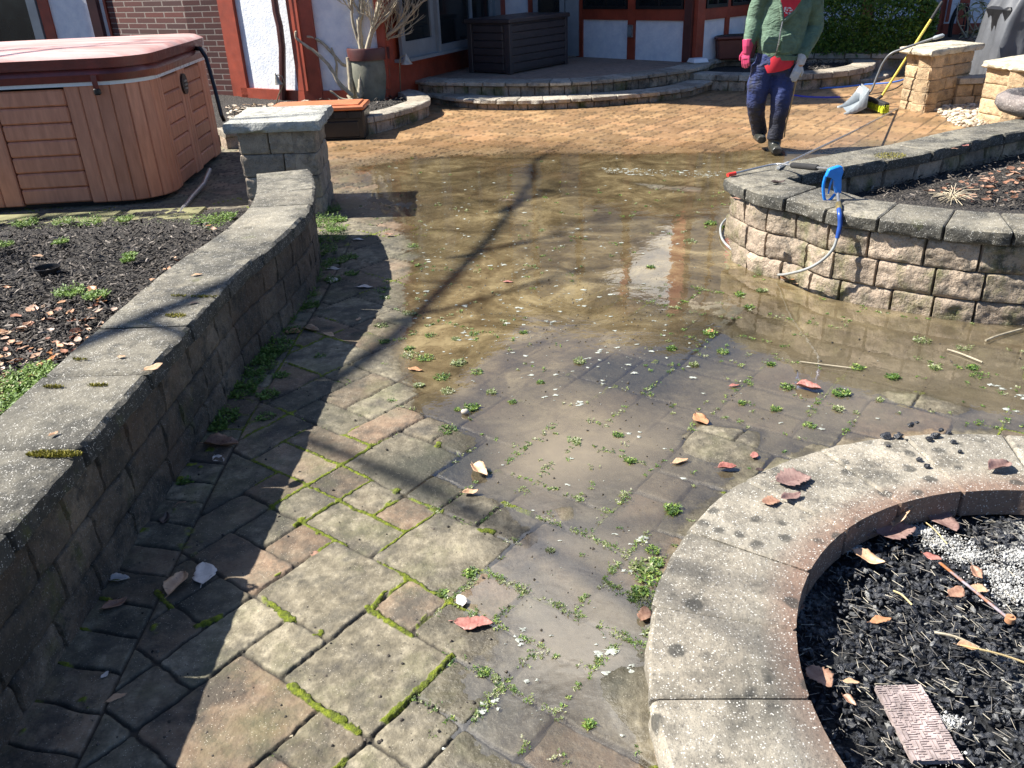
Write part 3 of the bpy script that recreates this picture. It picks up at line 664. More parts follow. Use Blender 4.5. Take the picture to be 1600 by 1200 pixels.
MAT['terrace'] = concrete('terrace paving', (.29, .215, .16), .3, dmin=.56, dmax=.8, warm=(.30, .2, .13), bump=.5)
mb.build('terrace_paving', MAT['terrace'], kind='structure')
# round raised bed in front of the hedge
CB = (3.85, 13.05)
t = thing('round_bed_wall', 'round raised bed edged with pale stone behind the man', 'garden wall', (CB[0], CB[1], 0))
rr = ring_out(CB, 1.62, -math.pi, math.pi)
mb = MB(); course(mb, rr, .14, .22, .32, .30, rng, rough=.014, res=.04, gap=.002, tw=2); mb.build('cap', MAT['cap_far'], t, 35)
mb = MB(); course(mb, rr, -.02, .138, .25, .2, rng, rough=.012, res=.04, off=-.03, gap=.003); mb.build('block_face', MAT['block'], t, 40)
# kerb in front of the hedge
t = thing('hedge_kerb', 'straight stone kerb at the foot of the clipped hedge', 'kerb', (6, 14, 0))
k1 = Path([at(1150, 84, .3)[:2], at(1290, 83, .3)[:2], at(1420, 83, .3)[:2]], False)
mb = MB(); course(mb, k1, .22, .3, .4, .3, rng, rough=.014, res=.05); mb.build('cap', MAT['cap_far'], t, 35)
mb = MB(); course(mb, k1, -.02, .218, .25, .25, rng, rough=.012, res=.05, off=-.03); mb.build('block_face', MAT['block'], t, 40)
# kerb curving beside the right pillar
t = thing('curved_kerb', 'ground level curved kerb between the round bed and the right pillar', 'kerb', (5.4, 12.0, 0))
k2 = Path([at(1345, 125, .06)[:2], at(1385, 117, .06)[:2], at(1412, 104, .06)[:2], at(1432, 92, .06)[:2]])
mb = MB(); course(mb, k2, -.02, .06, .3, .25, rng, rough=.008, res=.04); mb.build('edging', MAT['cap_far'], t, 35)

# ------------------------------------------------------------------ pillars
def slabcap(mb, corners, z0, z1, seed, rough=.03):
    """rock faced slab over a four cornered plan"""
    C = [np.array(c) for c in corners]; n = 14; ring_ = []
    for i in range(4):
        a, b = C[i], C[(i + 1) % 4]
        for k in range(n): ring_.append(a + (b - a) * k / n)
    ring_ = np.array(ring_); cen = ring_.mean(0); V = []; prof = [(z0, .97), (z0 + (z1 - z0) * .25, 1.0), (z0 + (z1 - z0) * .6, 1.0), (z1 - .006, .985), (z1, .94), (z1, .6), (z1, .0)]
    for k, (z, s_) in enumerate(prof):
        X = cen + (ring_ - cen) * s_; P3 = np.c_[X, np.full(len(X), z)]
        d = (rough * fbm(P3, 9, 3, seed) + rough * .5 * vnoise(P3, 34, seed + 1)) * (1 if k < 4 else (.7 if k == 4 else 0)); dr = X - cen; dr = dr / (np.hypot(dr[:, 0], dr[:, 1])[:, None] + 1e-6)
        X = X + dr * d[:, None]; V.append(np.c_[X, z + .004 * vnoise(P3, 8, seed + 3) * (k >= 3) + .007 * vnoise(P3, 25, seed + 4) * (k < 3)])
    m = len(ring_); F = [(i * m + j, i * m + (j + 1) % m, (i + 1) * m + (j + 1) % m, (i + 1) * m + j) for i in range(len(prof) - 1) for j in range(m)] + [tuple(range(m))[::-1]]
    mb.add(np.concatenate(V), F, .5)
def pillar(label, body, ztop, capc, zc, bmat, cmat, rows, rng, name='stone_pillar', res=.016, group='stone pillars beside the patio'):
    cen = np.mean(body, 0); t = thing(name, label, 'pillar', (cen[0], cen[1], 0), group)
    mb = MB(); hts = np.linspace(-.03, ztop, rows + 1)
    for r in range(rows):
        for i in range(4):
            a, b = np.array(body[i]), np.array(body[(i + 1) % 4]); L = np.hypot(*(b - a))
            p = Path([a, b], False); s = L * (.38 + .1 * rng.random()) if (r + i) % 2 else L * (.55 + .1 * rng.random())
            for c0, c1 in (((.004, s), (s, L - .004)) if L > .5 else ((.004, L - .004),)):
                stone(mb, p, c0, c1, hts[r] + .002, hts[r + 1] - .002, .16, rough=.010, res=.012, bev=.006, gap=.002, seed=rng.randint(0, 9999), tint=rng.random())
    q = [cen + (np.array(c) - cen) * .8 for c in body]; mb.prism([tuple(v) for v in q], -.02, ztop - .01, .2)
    mb.build('block', bmat, t, 40)
    mb = MB(); slabcap(mb, capc, zc[0], zc[1], rng.randint(0, 99)); mb.build('cap', cmat, t, 40)
    return t
pillar('grey brown block pillar with rough stone slab on top at the end of the left wall', [(-1.90, 6.12), (-1.345, 6.10), (-1.385, 6.70), (-1.94, 6.72)], .62,
       [(-1.965, 6.05), (-1.27, 6.02), (-1.33, 6.80), (-2.0, 6.83)], (.62, .695), MAT['block_grey'], MAT['slab'], 4, rng)
rb0, rb1, rb2 = at(1404, 170)[:2], at(1442, 178)[:2], at(1506, 165)[:2]; rb3 = rb0 + rb2 - rb1
cc = (rb0 + rb2) / 2
def grow(c, k): return [tuple(cc + (np.array(p) - cc) * k) for p in c]
pillar('tan block pillar with pale sandstone slab where the broom and dustpan lean', [tuple(rb0), tuple(rb1), tuple(rb2), tuple(rb3)], .60, grow([rb0, rb1, rb2, rb3], 1.28), (.60, .665), MAT['block_tan'], MAT['slab_tan'], 5, rng)
b0 = at(1583, 206)[:2]; d1 = (rb2 - rb1) / np.hypot(*(rb2 - rb1)); d0 = (rb0 - rb1) / np.hypot(*(rb0 - rb1))
q = [b0 + d0 * .5, b0, b0 + d1 * .9, b0 + d1 * .9 + d0 * .5]; cc = (q[0] + q[2]) / 2
pillar('tan block pillar at the right edge in front of the covered grill', [tuple(v) for v in q], .545, grow(q, 1.14), (.545, .61), MAT['block_tan'], MAT['slab_tan'], 4, rng)
# low wall between the two right pillars
t = thing('low_block_wall', 'low block wall between the two tan pillars', 'garden wall', (5.6, 9.9, 0))
k3 = Path([at(1500, 122, .33)[:2], at(1600, 118, .33)[:2]], False)
mb = MB(); course(mb, k3, .26, .33, .3, .25, rng, rough=.01, res=.04); mb.build('cap', MAT['cap_far'], t, 35)
mb = MB()
for a, b in ((.13, .257), (-.02, .127)): course(mb, k3, a, b, .22, .2, rng, rough=.01, res=.04, off=-.03)
mb.build('block_face', MAT['block_tan'], t, 40)
t = thing('back_bed_wall', 'weathered low stone wall of the far bed behind the tan pillar', 'garden wall', (7, 13, 0))
k4 = Path([at(1490, 84, .35)[:2], at(1560, 82, .35)[:2], at(1620, 80, .35)[:2]], False)
mb = MB(); course(mb, k4, .28, .35, .4, .3, rng, rough=.02, res=.05); mb.build('cap', MAT['cap_far'], t, 35)
mb = MB(); course(mb, k4, -.02, .277, .3, .2, rng, rough=.012, res=.05, off=-.03); mb.build('block_face', MAT['block'], t, 40)

# ------------------------------------------------------------------ beds
def bed(name, poly, z, mat, seed, amp=.02, step=.04, kind='structure', fn=None):
    q = np.array(poly); lo = q.min(0); hi = q.max(0); gx = np.arange(lo[0], hi[0] + step, step); gy = np.arange(lo[1], hi[1] + step, step)
    G = np.array(np.meshgrid(gx, gy, indexing='ij')).reshape(2, -1).T; ins = inpoly(G, poly).reshape(len(gx), len(gy))
    zz = z + amp * fbm(G, 3.5, 4, seed) + amp * .5 * vnoise(G, 25, seed + 1) + (fn(G) if fn else 0)
    V = np.c_[G, zz]; idx = np.arange(len(G)).reshape(len(gx), len(gy)); Q_ = np.stack([idx[:-1, :-1], idx[1:, :-1], idx[1:, 1:], idx[:-1, 1:]], -1)
    k = ins[:-1, :-1] & ins[1:, :-1] & ins[1:, 1:] & ins[:-1, 1:]
    return mesh_quads(name, V, Q_[k], {'tint': np.full(len(V), .5)}, mat, kind)
LB = [(-1.36, .3), (-1.36, 4.3), (-1.45, 5.2), (-1.75, 6.1), (-1.95, 6.3), (-2.5, 6.35), (-3.2, 6.2), (-9, 6.1), (-9, .3)]
bed('mulch_bed', LB, .13, MAT['mulch'], 3, .022, .035, fn=lambda G: -.10 * sstep(5.0, 6.1, G[:, 1]))
RBD = [tuple(p) for p in fwp.pos(np.linspace(.25, fwp.L, 30)) - fwp.nrm(np.linspace(.25, fwp.L, 30)) * .2] + [tuple(p) for p in (bw.pos(np.linspace(0, bw.L - .35, 30)) - bw.nrm(np.linspace(0, bw.L - .35, 30)) * .2)]
bed('planter_soil', RBD, .27, MAT['mulch'], 5, .02, .04)
bed('ring_bed_soil', [(CB[0] + 1.4 * math.cos(a), CB[1] + 1.4 * math.sin(a)) for a in np.linspace(0, 6.2, 40)], .17, MAT['mulch'], 6, .02, .08)
bed('house_bed_soil', [tuple(p) for p in rb.pos(np.linspace(0, rb.L, 30)) - rb.nrm(np.linspace(0, rb.L, 30)) * .2] + [(-1.3, 12.5), (-6, 14), (-6, 9.6)], .15, MAT['mulch'], 7, .02, .06)
bed('far_bed_soil', [tuple(at(1150, 82, .27)[:2]), tuple(at(1420, 81, .27)[:2]), tuple(at(1490, 82, .33)[:2]), tuple(at(1700, 76, .33)[:2]), (20, 19), (4, 19)], .29, MAT['soil'], 8, .03, .12)
bed('gravel_bed', [tuple(at(1440, 175)[:2]), tuple(at(1500, 205)[:2]), (5.0, 8.5), (8, 8.6), (8, 10.6), (5.6, 10.3)], .0, MAT['soil'], 9, .015, .05)
# slab the tub stands on and mossy flagstones along the bed
m_ = mat_simple('mossy flagstone', (.20, .19, .09), .85, .4, 6, .6, 40)
mb = MB()
for k, (a, b) in enumerate((((-4.6, 6.02), (-3.6, 6.38)), ((-3.55, 6.06), (-2.95, 6.36)), ((-2.9, 6.03), (-2.3, 6.37)), ((-5.6, 6.0), (-4.65, 6.4)))):
    mb.box(((a[0] + b[0]) / 2, (a[1] + b[1]) / 2, .01), (b[0] - a[0], b[1] - a[1], .05), bev=.012, rz=.02 * (k - 1))
o = mb.build('flagstone_edging', m_, kind='structure', smooth=30)

# fire pit filling: ash bed
def ash_mat():
    m = M_('ash and char'); n = m.noise(60, 6, .7)
    col = m.ramp(n, [(.35, (.006, .007, .009)), (.6, (.03, .033, .038)), (.8, (.14, .14, .14))])
    patch = m.math('MULTIPLY', m.mr(m.noise(3.0, 5, .65), .56, .66), m.mr(m.noise(45, 5, .7), .38, .52))
    col = m.mix(patch, col, (.66, .66, .62)); m.color(col); m.rough(.85); m.bump(m.math('ADD', n, m.vor(70)), 1.0, .02); return m.m
bed('ash_bed', [(PC[0] + .77 * math.cos(a), PC[1] + .77 * math.sin(a)) for a in np.linspace(0, 6.2, 60)], .135, ash_mat(), 12, .02, .012)
# ------------------------------------------------------------------ house
rng = random.Random(31)
H = thing('house', 'half timbered house with white stucco panels between red brown boards and a brick chimney', 'house', (0, 13.5, 0))
B = at(372, 150, .15)[:2]; Pp = at(484, 157, .15)[:2]; D0 = at(620, 133, .29)[:2]; D1 = at(735, 103, .29)[:2]
dd = (D1 - D0) / np.hypot(*(D1 - D0)); Cc = D0 - dd * .22; Fw = at(905, 88, .29)[:2]; Gw = at(1085, 97, .29)[:2]; Hw0 = at(1200, 78, .29)[:2]
Hw = Gw + (Hw0 - Gw) / np.hypot(*(Hw0 - Gw)) * 3.4; Ed = D0 + dd * 3.62
K = aty(297, 60, 12.35)[:2]; Kl = aty(174, 40, 13.4)[:2]; A0 = aty(-120, 40, 13.9)[:2]
EV = 4.15; EVL = 5.9
def wall(p0, p1, z1, mat='stucco', th_=.25, z0=-.02):
    mb = MB(); L = float(np.hypot(*(np.array(p1) - np.array(p0)))); mb.wallbox(p0, p1, 0, L, z0, z1, -th_, 0); return mb.build('wall', MAT[mat], H)
def boards(p0, p1, lst, mat='red', d=.03, name='timber'):
    mb = MB()
    for a0, a1, z0, z1 in lst: mb.wallbox(p0, p1, a0, a1, z0, z1, -.02, d, rng.random())
    return mb.build(name, MAT[mat], H)
# far left wall with a dark window
wall(A0, Kl, EVL); LK = float(np.hypot(*(Kl - A0)))
sx = lambda px, py=20: onwall(px, py, A0, Kl)[0]
boards(A0, Kl, [(sx(64), sx(80), 0, 5.8), (sx(166), LK, 0, 5.8), (sx(-60), sx(52), 2.2, 2.4)])
boards(A0, Kl, [(sx(145), sx(159), 0, 5.8)], 'redd', .09, 'downspout')
boards(A0, Kl, [(sx(48), sx(62), 0, 2.2), (sx(-60), sx(-52), 0, 2.2)], 'frame', .05, 'window_frame')
mb = MB(); mb.wallbox(A0, Kl, sx(-52), sx(47), .1, 2.2, .004, .02); mb.build('window', MAT['glass'], H)
# brick chimney
mb = MB(); kl2 = Kl + (K - Kl) * .0
mb.prism([tuple(Kl), tuple(K), tuple(B + (0, .02)), tuple(B + (.1, 1.5)), tuple(Kl + (.2, 1.5))], -.02, 6.9); mb.build('chimney', MAT['brick'], H)
# bay: B -> post -> C
wall(B, Pp, EVL); wall(Pp, Cc, EVL)
l1 = float(np.hypot(*(Pp - B))); l2 = float(np.hypot(*(Cc - Pp)))
ox = lambda px, py=70: onwall(px, py, B, Pp)[0]
boards(B, Pp, [(-.03, ox(377, 60), -.02, 5.8), (ox(381, 140), l1 - .03, .02, .27), (l1 - .13, l1 + .05, .275, 5.8)], d=.05)
boards(Pp, Cc, [(-.04, .20, -.02, 5.8), (.205, l2, .02, .27), (l2 - .07, l2 + .03, .275, 5.8)], d=.05)
mb = MB(); dz = [(ox(440, 0) - .02, 1.35), (ox(441, 20), 1.2), (ox(446, 40), 1.05), (ox(448, 60), .8), (ox(450, 150), .16)]
e = (Pp - B) / l1; nn = np.array([e[1], -e[0]])
mb.tube([tuple(B + e * a + nn * (.10)) + (z,) for a, z in [(dz[0][0], 5.6)] + dz], .045, 8); mb.build('downspout', MAT['redd'], H, 40)
# door wall
Ld = 3.62; wall(D0 - dd * .22, Ed, EV, 'red', .2)
def rect(a0, a1, z0, z1, off0, off1, mat, name, p0=D0, p1=D1, parent=None):
    mb = MB(); mb.wallbox(p0, p1, a0, a1, z0, z1, off0, off1); return mb.build(name, MAT[mat], parent or H)
def doorleaf(a0, a1, off, st=.09, bot=.17, p0=D0, p1=D1, z0=.60, z1=2.6, name='door'):
    mb = MB()
    for q in ((a0, a0 + st, z0, z1), (a1 - st, a1, z0, z1), (a0 + st, a1 - st, z0, z0 + bot), (a0 + st, a1 - st, z1 - .1, z1)): mb.wallbox(p0, p1, *q, off, off + .045)
    d = mb.build(name, MAT['frame'], H); g = MB(); g.wallbox(p0, p1, a0 + st, a1 - st, z0 + bot, z1 - .1, off + .01, off + .02); g.build('pane', MAT['glass'], d)
doorleaf(.06, .98, .05, .10, .20); doorleaf(1.02, 2.12, .08, .07, .09); doorleaf(2.10, 2.95, .03, .09, .2)
rect(.0, 3.0, .56, .60, .0, .16, 'frame', 'door_sill'); rect(.98, 1.03, .60, 2.6, .05, .15, 'frame', 'door_frame')
rect(2.96, 3.16, .6, 2.6, .02, .12, 'frame', 'door_frame')
rect(0, 3.2, 2.6, 2.8, .02, .08, 'red', 'timber')
# back wall with stucco strip and second door
wall(Ed, Fw, EV); Lb = float(np.hypot(*(Fw - Ed))); bx = lambda px, py=10: onwall(px, py, Ed, Fw)[0]
boards(Ed, Fw, [(-.05, bx(788), .28, 4.0), (bx(826), bx(833), .28, 4.0)], d=.03)
doorleaf(bx(835), bx(884), .03, .08, .2, Ed, Fw); rect(bx(885), bx(906), .3, 2.5, .02, .06, 'frame', 'door', Ed, Fw)
# window wall and its return
for p0, p1, cols, win in ((Fw, Gw, ((-.04, .09), (.965, 1.10), (1.95, 2.16)), ((.11, .95), (1.12, 1.94))), (Gw, Hw, ((-.03, .15), (.69, .78), (1.3, 1.4), (2.0, 2.1), (2.7, 2.8)), ((.16, .68), (.80, 1.28), (1.42, 1.98), (2.12, 2.68)))):
    L = float(np.hypot(*(p1 - p0))); wall(p0, p1, EV, z0=.25)
    boards(p0, p1, [(a, b, .28, 4.0) for a, b in cols] + [(cols[i][1] + .002, cols[i + 1][0] - .002, .835, .985) for i in range(len(cols) - 1)] + [(cols[i][1] + .002, cols[i + 1][0] - .002, 1.9, 2.05) for i in range(len(cols) - 1)], d=.03)
    for a, b in win:
        mb = MB()
        for q in ((a, b, .985, 1.03), (a, b, 1.86, 1.9), (a, a + .03, 1.03, 1.86), (b - .03, b, 1.03, 1.86), ((a + b) / 2 - .015, (a + b) / 2 + .015, 1.03, 1.86)): mb.wallbox(p0, p1, *q, .004, .05)
        wf = mb.build('window', MAT['black'], H); g = MB(); g.wallbox(p0, p1, a + .03, b - .03, 1.03, 1.86, .006, .012); g.build('pane', MAT['glass'], wf)
mb = MB(); mb.wallbox(Fw, Gw, 2.0, 2.12, .30, 1.95, .032, .09); mb.build('downspout', MAT['redd'], H)
# far range beyond the hedge and the wing at the right
Q0 = Hw; Q1 = np.array([12.0, 17.2]); wall(Q0 + (.0, .0), Q1, 2.3)
boards(Q0, Q1, [(a, a + .22, 0, 2.25) for a in (.9, 2.15, 3.3, 4.4)] + [(0, 7, 2.1, 2.3)])
S0 = aty(1470, 40, 15.4)[:2]; S1 = aty(1760, 50, 14.6)[:2]; wall(S0, S1, 4.0)
sx = lambda px, py=20: onwall(px, py, S0, S1)[0]
boards(S0, S1, [(-.05, .03, .1, 4), (sx(1472), sx(1476), .5, 4), (sx(1479), sx(1484), .5, 4), (sx(1497), sx(1512), .2, 4), (.0, sx(1740), .0, .47), (sx(1600), sx(1612), .47, 4)])
# roofs
MAT['roof'] = mat_simple('dark roof shingle', (.06, .05, .045), .9, .4, 14)
mb = MB()
def roofslab(q, z0s):
    V = [(x, y, z) for (x, y), z in zip(q, z0s)]; n = len(V); V2 = [(x, y, z - .16) for x, y, z in V]
    mb.add(V + V2, [tuple(range(n)), tuple(range(n, 2 * n))[::-1]] + [(i, n + i, n + (i + 1) % n, (i + 1) % n) for i in range(n)])
ndd = np.array([dd[1], -dd[0]])
o0 = Cc + ndd * .45 - dd * .1; o1 = Ed + ndd * .45 + dd * .2
roofslab([tuple(o0), tuple(o1), tuple(o1 - ndd * 4), tuple(o0 - ndd * 4)], (EV, EV, EV + 1.9, EV + 1.9))
roofslab([tuple(o1 + (-.3, 0)), tuple(Gw + (0, -.4)), tuple(Hw + (.3, 0)), (7, 21), (0, 21)], (EV, EV, EV, 7, 7))
roofslab([(A0[0], A0[1] - .5), tuple(K + (-.3, -.1)), tuple(Pp + (0, -.5)), tuple(Cc + (.25, -.4)), (-1.9, 15.4), (A0[0], 18)], (EVL, EVL, EVL, EVL, 7.6, 8.2))
roofslab([tuple(S0 + (-.3, -.4)), tuple(S1 + (.5, -.4)), tuple(S1 + (.5, 4)), tuple(S0 + (-.3, 4))], (4.0, 4.0, 6, 6))
mb.build('roof', MAT['roof'], H)
# outlet box on the window wall
t = thing('outlet_box', 'small grey electrical outlet cover on the red post between white panels', 'outlet', (*(Fw + (Gw - Fw) / 2.16 * 1.03), .55))
mb = MB(); mb.wallbox(Fw, Gw, .99, 1.075, .60, .77, .031, .065); mb.build('cover', MAT['steel'], t)
mb = MB(); mb.wallbox(Fw, Gw, 1.005, 1.06, .625, .745, .066, .075); mb.build('lid', MAT['frame'], t)
t = MB(); t.box((*(Gw + (.02, -.13)), .325), (.24, .22, .06), bev=.01, rz=.3, taper=(.9, .8)); tag(t.build('drain_tray', mat_simple('white plastic', (.75, .75, .75), .5, .05), smooth=30), 'small white plastic tray at the foot of the downspout post', 'tray')

# ------------------------------------------------------------------ hot tub
t = thing('hot_tub', 'square hot tub with tan wood grained cabinet and red brown cover', 'hot tub', (-3.84, 7.62, 0))
c_ = np.array([-3.84, 7.62]); ra = math.radians(4); ex = np.array([math.cos(ra), math.sin(ra)]); ey = np.array([-math.sin(ra), math.cos(ra)])
def rsq(h, r, n=7, c=c_):
    P_ = []
    for (sx_, sy_, a0_) in ((1, -1, -90), (1, 1, 0), (-1, 1, 90), (-1, -1, 180)):
        for k in range(n):
            a = math.radians(a0_ + 90 * k / (n - 1)); P_.append(c + ex * (sx_ * (h - r) + r * math.cos(a)) + ey * (sy_ * (h - r) + r * math.sin(a)))
    return P_
hh = 1.085
pp = rsq(hh, .33, 9); pp = [c_ - ey * hh - ex * (hh - .33)] + pp[:-1] + [pp[-1], c_ - ey * hh - ex * (hh - .33)]
tp = Path(pp, False)
def tub_mat():
    m = M_('tan cabinet panel'); n = m.noise(9, 6, .6, vec=m.stretch((3, 3, .5)))
    m.color(m.mix(1.0, m.ramp(n, [(.3, (.48, .19, .105)), (.7, (.66, .285, .165))]), m.ramp(m.attr('tint'), [(0, .86), (1, 1.14)]), 'MULTIPLY')); m.rough(.48); m.bump(n, .25, .004); return m.m
MAT['tub'] = tub_mat()
def lid_mat():
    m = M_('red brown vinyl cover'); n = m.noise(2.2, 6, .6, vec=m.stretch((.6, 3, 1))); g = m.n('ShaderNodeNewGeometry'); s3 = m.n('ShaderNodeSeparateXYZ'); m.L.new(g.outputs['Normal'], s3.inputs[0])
    top = m.mix(m.mr(n, .35, .65), (.58, .30, .27), (.80, .58, .54)); side = m.mix(m.mr(m.noise(5, 6, .7), .4, .7), (.20, .045, .035), (.10, .03, .025))  # sky sheen put into the faded top colour, by upward normal
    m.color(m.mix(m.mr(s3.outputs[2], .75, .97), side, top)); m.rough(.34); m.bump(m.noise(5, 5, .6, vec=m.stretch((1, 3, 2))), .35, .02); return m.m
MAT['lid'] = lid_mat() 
Z0, Z1 = .05, .93
mb = MB(); s_ = .0; L4 = tp.L
def laps(s0, s1):
    m = MB(); z = Z0 + .01; k = 0; hgt = (Z1 - .02 - z) / 7
    for k in range(7): stone(m, tp, s0, s1, z + hgt * k, z + hgt * (k + 1) - .004, .06, rough=0, res=.08, bev=.012, gap=.006, off=-.004, tint=rng.random())
    m.build('lap_panel', MAT['tub'], t, 30)
def planks(s0, s1, wdt=.125):
    m = MB(); n = max(1, round((s1 - s0) / wdt)); w_ = (s1 - s0) / n
    for k in range(n): stone(m, tp, s0 + k * w_, s0 + (k + 1) * w_, Z0, Z1, .06, rough=0, res=.04, bev=.008, gap=.0012, tint=rng.random())
    m.build('side_panel', MAT['tub'], t, 30)
fl = 2 * (hh - .33)                                  # straight side length
arc = math.pi / 2 * .33; per = fl + arc
for k in range(4):
    s = per * k
    if k == 1: laps(s + .12, s + .60); planks(s + .60, s + .82, .075); laps(s + .82, s + 1.32); planks(s + 1.32, s + per, .1); planks(s, s + .12, .06)
    else: laps(s + .72, s + 1.25); planks(s, s + .72, .14); planks(s + 1.25, s + per, .11)
mb = MB(); q = rsq(hh - .09, .25); mb.prism([tuple(v) for v in q], 0, .9); mb.build('base', MAT['black'], t)
mb = MB(); q = rsq(hh + .012, .34); mb.prism([tuple(v) for v in q], .925, .965); mb.build('rim', mat_simple('white acrylic shell', (.75, .76, .74), .3, .05), t)
mb = MB(); rings = [(1.03, -.02 + .945), (1.105, .952), (1.115, 1.0), (1.085, 1.035), (1.105, 1.045), (1.11, 1.115), (1.06, 1.145), (.55, 1.165), (.03, 1.17)]
VV = []
for i, (h_, z) in enumerate(rings):
    for j, v in enumerate(rsq(h_, min(.34, h_ * .9))):
        P3 = np.array([[v[0], v[1], z]]); o_ = .012 * vnoise(P3, 5, 3)[0] if i in (1, 2, 3) else 0
        dr = (v - c_) / np.hypot(*(v - c_)); fold = .004 * math.sin(h_ * 30) if i > 6 else 0
        VV.append((*(v + dr * o_), z + o_ * .8 * (i < 4) + (.007 * vnoise(P3, 3.1, 4)[0] if i > 5 else 0)))
n_ = len(rsq(1, .3)); FF = [(i * n_ + j, i * n_ + (j + 1) % n_, (i + 1) * n_ + (j + 1) % n_, (i + 1) * n_ + j) for i in range(len(rings) - 1) for j in range(n_)] + [tuple((len(rings) - 1) * n_ + j for j in range(n_))]
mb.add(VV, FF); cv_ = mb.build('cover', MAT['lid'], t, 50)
ss = per - arc * 1.0; pc = tp.pos(np.array([ss]))[0]; nc = tp.nrm(np.array([ss]))[0]
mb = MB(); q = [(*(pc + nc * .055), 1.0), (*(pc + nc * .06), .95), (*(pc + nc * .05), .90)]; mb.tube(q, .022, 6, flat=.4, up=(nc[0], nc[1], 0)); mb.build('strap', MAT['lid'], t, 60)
mb = MB(); mb.box((*(pc + nc * .05), .885), (.05, .03, .05), bev=.01, rz=ra + .2); mb.build('buckle', MAT['black'], t)
pc = tp.pos(np.array([per + .70]))[0]; nc = tp.nrm(np.array([per + .7]))[0]
mb = MB(); mb.tube([(*(pc + nc * -.01), .80), (*(pc + nc * .018), .80)], .085, 20, flat=1); o = mb.build('control_panel', MAT['black'], t, 40)
mb = MB()
for k in range(3): mb.box((*(pc + nc * .022), .765 + .03 * k), (.012, .06, .012), rz=ra)
mb.build('button', MAT['steel'], o)
q = [tuple(aty(313, 76, 8.15)), tuple(aty(322, 90, 8.1)), tuple(aty(336, 140, 7.95)), tuple(aty(346, 180, 7.9)), tuple(aty(350, 188, 7.95))]
mb = MB(); mb.tube(q, .018, 8); mb.tube([q[0], tuple(np.array(q[0]) + (-.12, .1, 0))], .02, 8); mb.build('cover_lifter', MAT['black'], t, 40)
mb = MB(); mb.tube([tuple(at(328, 265, .12)), tuple(at(318, 288, .05)), tuple(at(300, 308, .03)), tuple(at(285, 328, .02)), tuple(at(279, 342, .015))], .019, 8)
for f in (.3, .7):
    a = at(328, 265, .12) * (1 - f) + at(279, 342, .015) * f
tag(mb.build('conduit_pipe', MAT['steel'], smooth=60), 'grey conduit pipe curving from under the hot tub to the flagstones', 'pipe')

# ------------------------------------------------------------------ boxes
t = thing('storage_box', 'low black plastic storage box with orange lid behind the left pillar', 'storage box', (-1.86, 9.5, 0))
b1 = at(572, 218)[:2]; b0_ = b1 + (-.98, .0); dp = .42
def bx_(x0, x1, y0, y1, z0, z1, m, bev=.01, tap=(1, 1)): m.box(((x0 + x1) / 2, (y0 + y1) / 2, (z0 + z1) / 2), (x1 - x0, y1 - y0, z1 - z0), bev=bev, taper=tap)
X0, X1, Y0, Y1 = b0_[0], b1[0], b1[1], b1[1] + dp
mb = MB(); bx_(X0, X1, Y0, Y1, 0, .31, mb, .02, (1.02, 1.02)); 
bx_(X0 + .08, X1 - .06, Y0 - .012, Y0 + .02, .03, .20, mb, .01)
for k in range(6): bx_(X0 + .02 + k * .16, X0 + .16 + k * .16, Y0 - .02, Y0 + .02, .225, .30, mb, .006)
mb.build('body', MAT['black'], t, 30)
mb = MB(); m2_ = mat_simple('orange plastic', (.50, .17, .075), .45, .2, 6)
bx_(X0 - .03, X1 + .02, Y0 - .035, Y1 + .03, .31, .355, mb, .012); bx_(X0 + .02, X1 - .04, Y0 + .02, Y1 - .03, .35, .37, mb, .006); mb.build('lid', m2_, t, 30)
t = thing('deck_box', 'dark brown resin deck box on the terrace in front of the glass doors', 'deck box', (*at(798, 117, .284)[:2], .284))
g0, g1, g2 = at(740, 112, .284)[:2], at(798, 117, .284)[:2], at(887, 100, .284)[:2]; dx_ = (g2 - g1); Lx = np.hypot(*dx_); dx_ = dx_ / Lx; dy_ = np.array([-dx_[1], dx_[0]]); Wy = .74
MAT['resin'] = mat_simple('dark espresso resin', (.035, .030, .033), .42, .2, 7, .3, 50)
def obx(a0, a1, b0, b1, z0, z1, m, tint=.5, bev=.006):
    c = g1 + dx_ * (a0 + a1) / 2 + dy_ * (b0 + b1) / 2; m.box((c[0], c[1], (z0 + z1) / 2), (abs(a1 - a0), abs(b1 - b0), z1 - z0), rz=math.atan2(dx_[1], dx_[0]), bev=bev, tint=tint)
mb = MB(); obx(.02, Lx - .02, .02, Wy - .02, .30, .93, mb); mb.build('core', MAT['resin'], t)
mb = MB(); zz = .33
for k in range(6): obx(.06, Lx - .06, 0, .03, zz + k * .097, zz + (k + 1) * .097 - .006, mb, bev=.008)
mb.build('front_panel', MAT['resin'], t)
mb = MB()
for k in range(6): obx(0, .03, .12, Wy - .1, zz + k * .097, zz + (k + 1) * .097 - .006, mb, bev=.008)
mb.build('end_panel', MAT['resin'], t)
for a, b in ((0, 0), (Lx - .06, 0), (0, Wy - .07), (Lx - .06, Wy - .07)):
    mb = MB(); obx(a - .005, a + .065, b - .005, b + .075, .286, .93, mb); mb.build('corner_post', MAT['resin'], t)
mb = MB(); obx(-.03, Lx + .03, -.03, Wy + .03, .93, .99, mb, bev=.012); mb.build('lid', MAT['resin'], t)
t = thing('planter_trough', 'red brown planter trough half hidden behind the man', 'planter', (*at(1150, 92, .29)[:2], .284)); c = at(1150, 92, .29)
MAT['terra'] = mat_simple('red brown plastic planter', (.12, .035, .025), .5, .2, 8)
mb = MB(); mb.box((c[0], c[1] + .15, .284 + .14), (.52, .34, .28), bev=.02, taper=(1.12, 1.12)); mb.build('trough', MAT['terra'], t, 30)
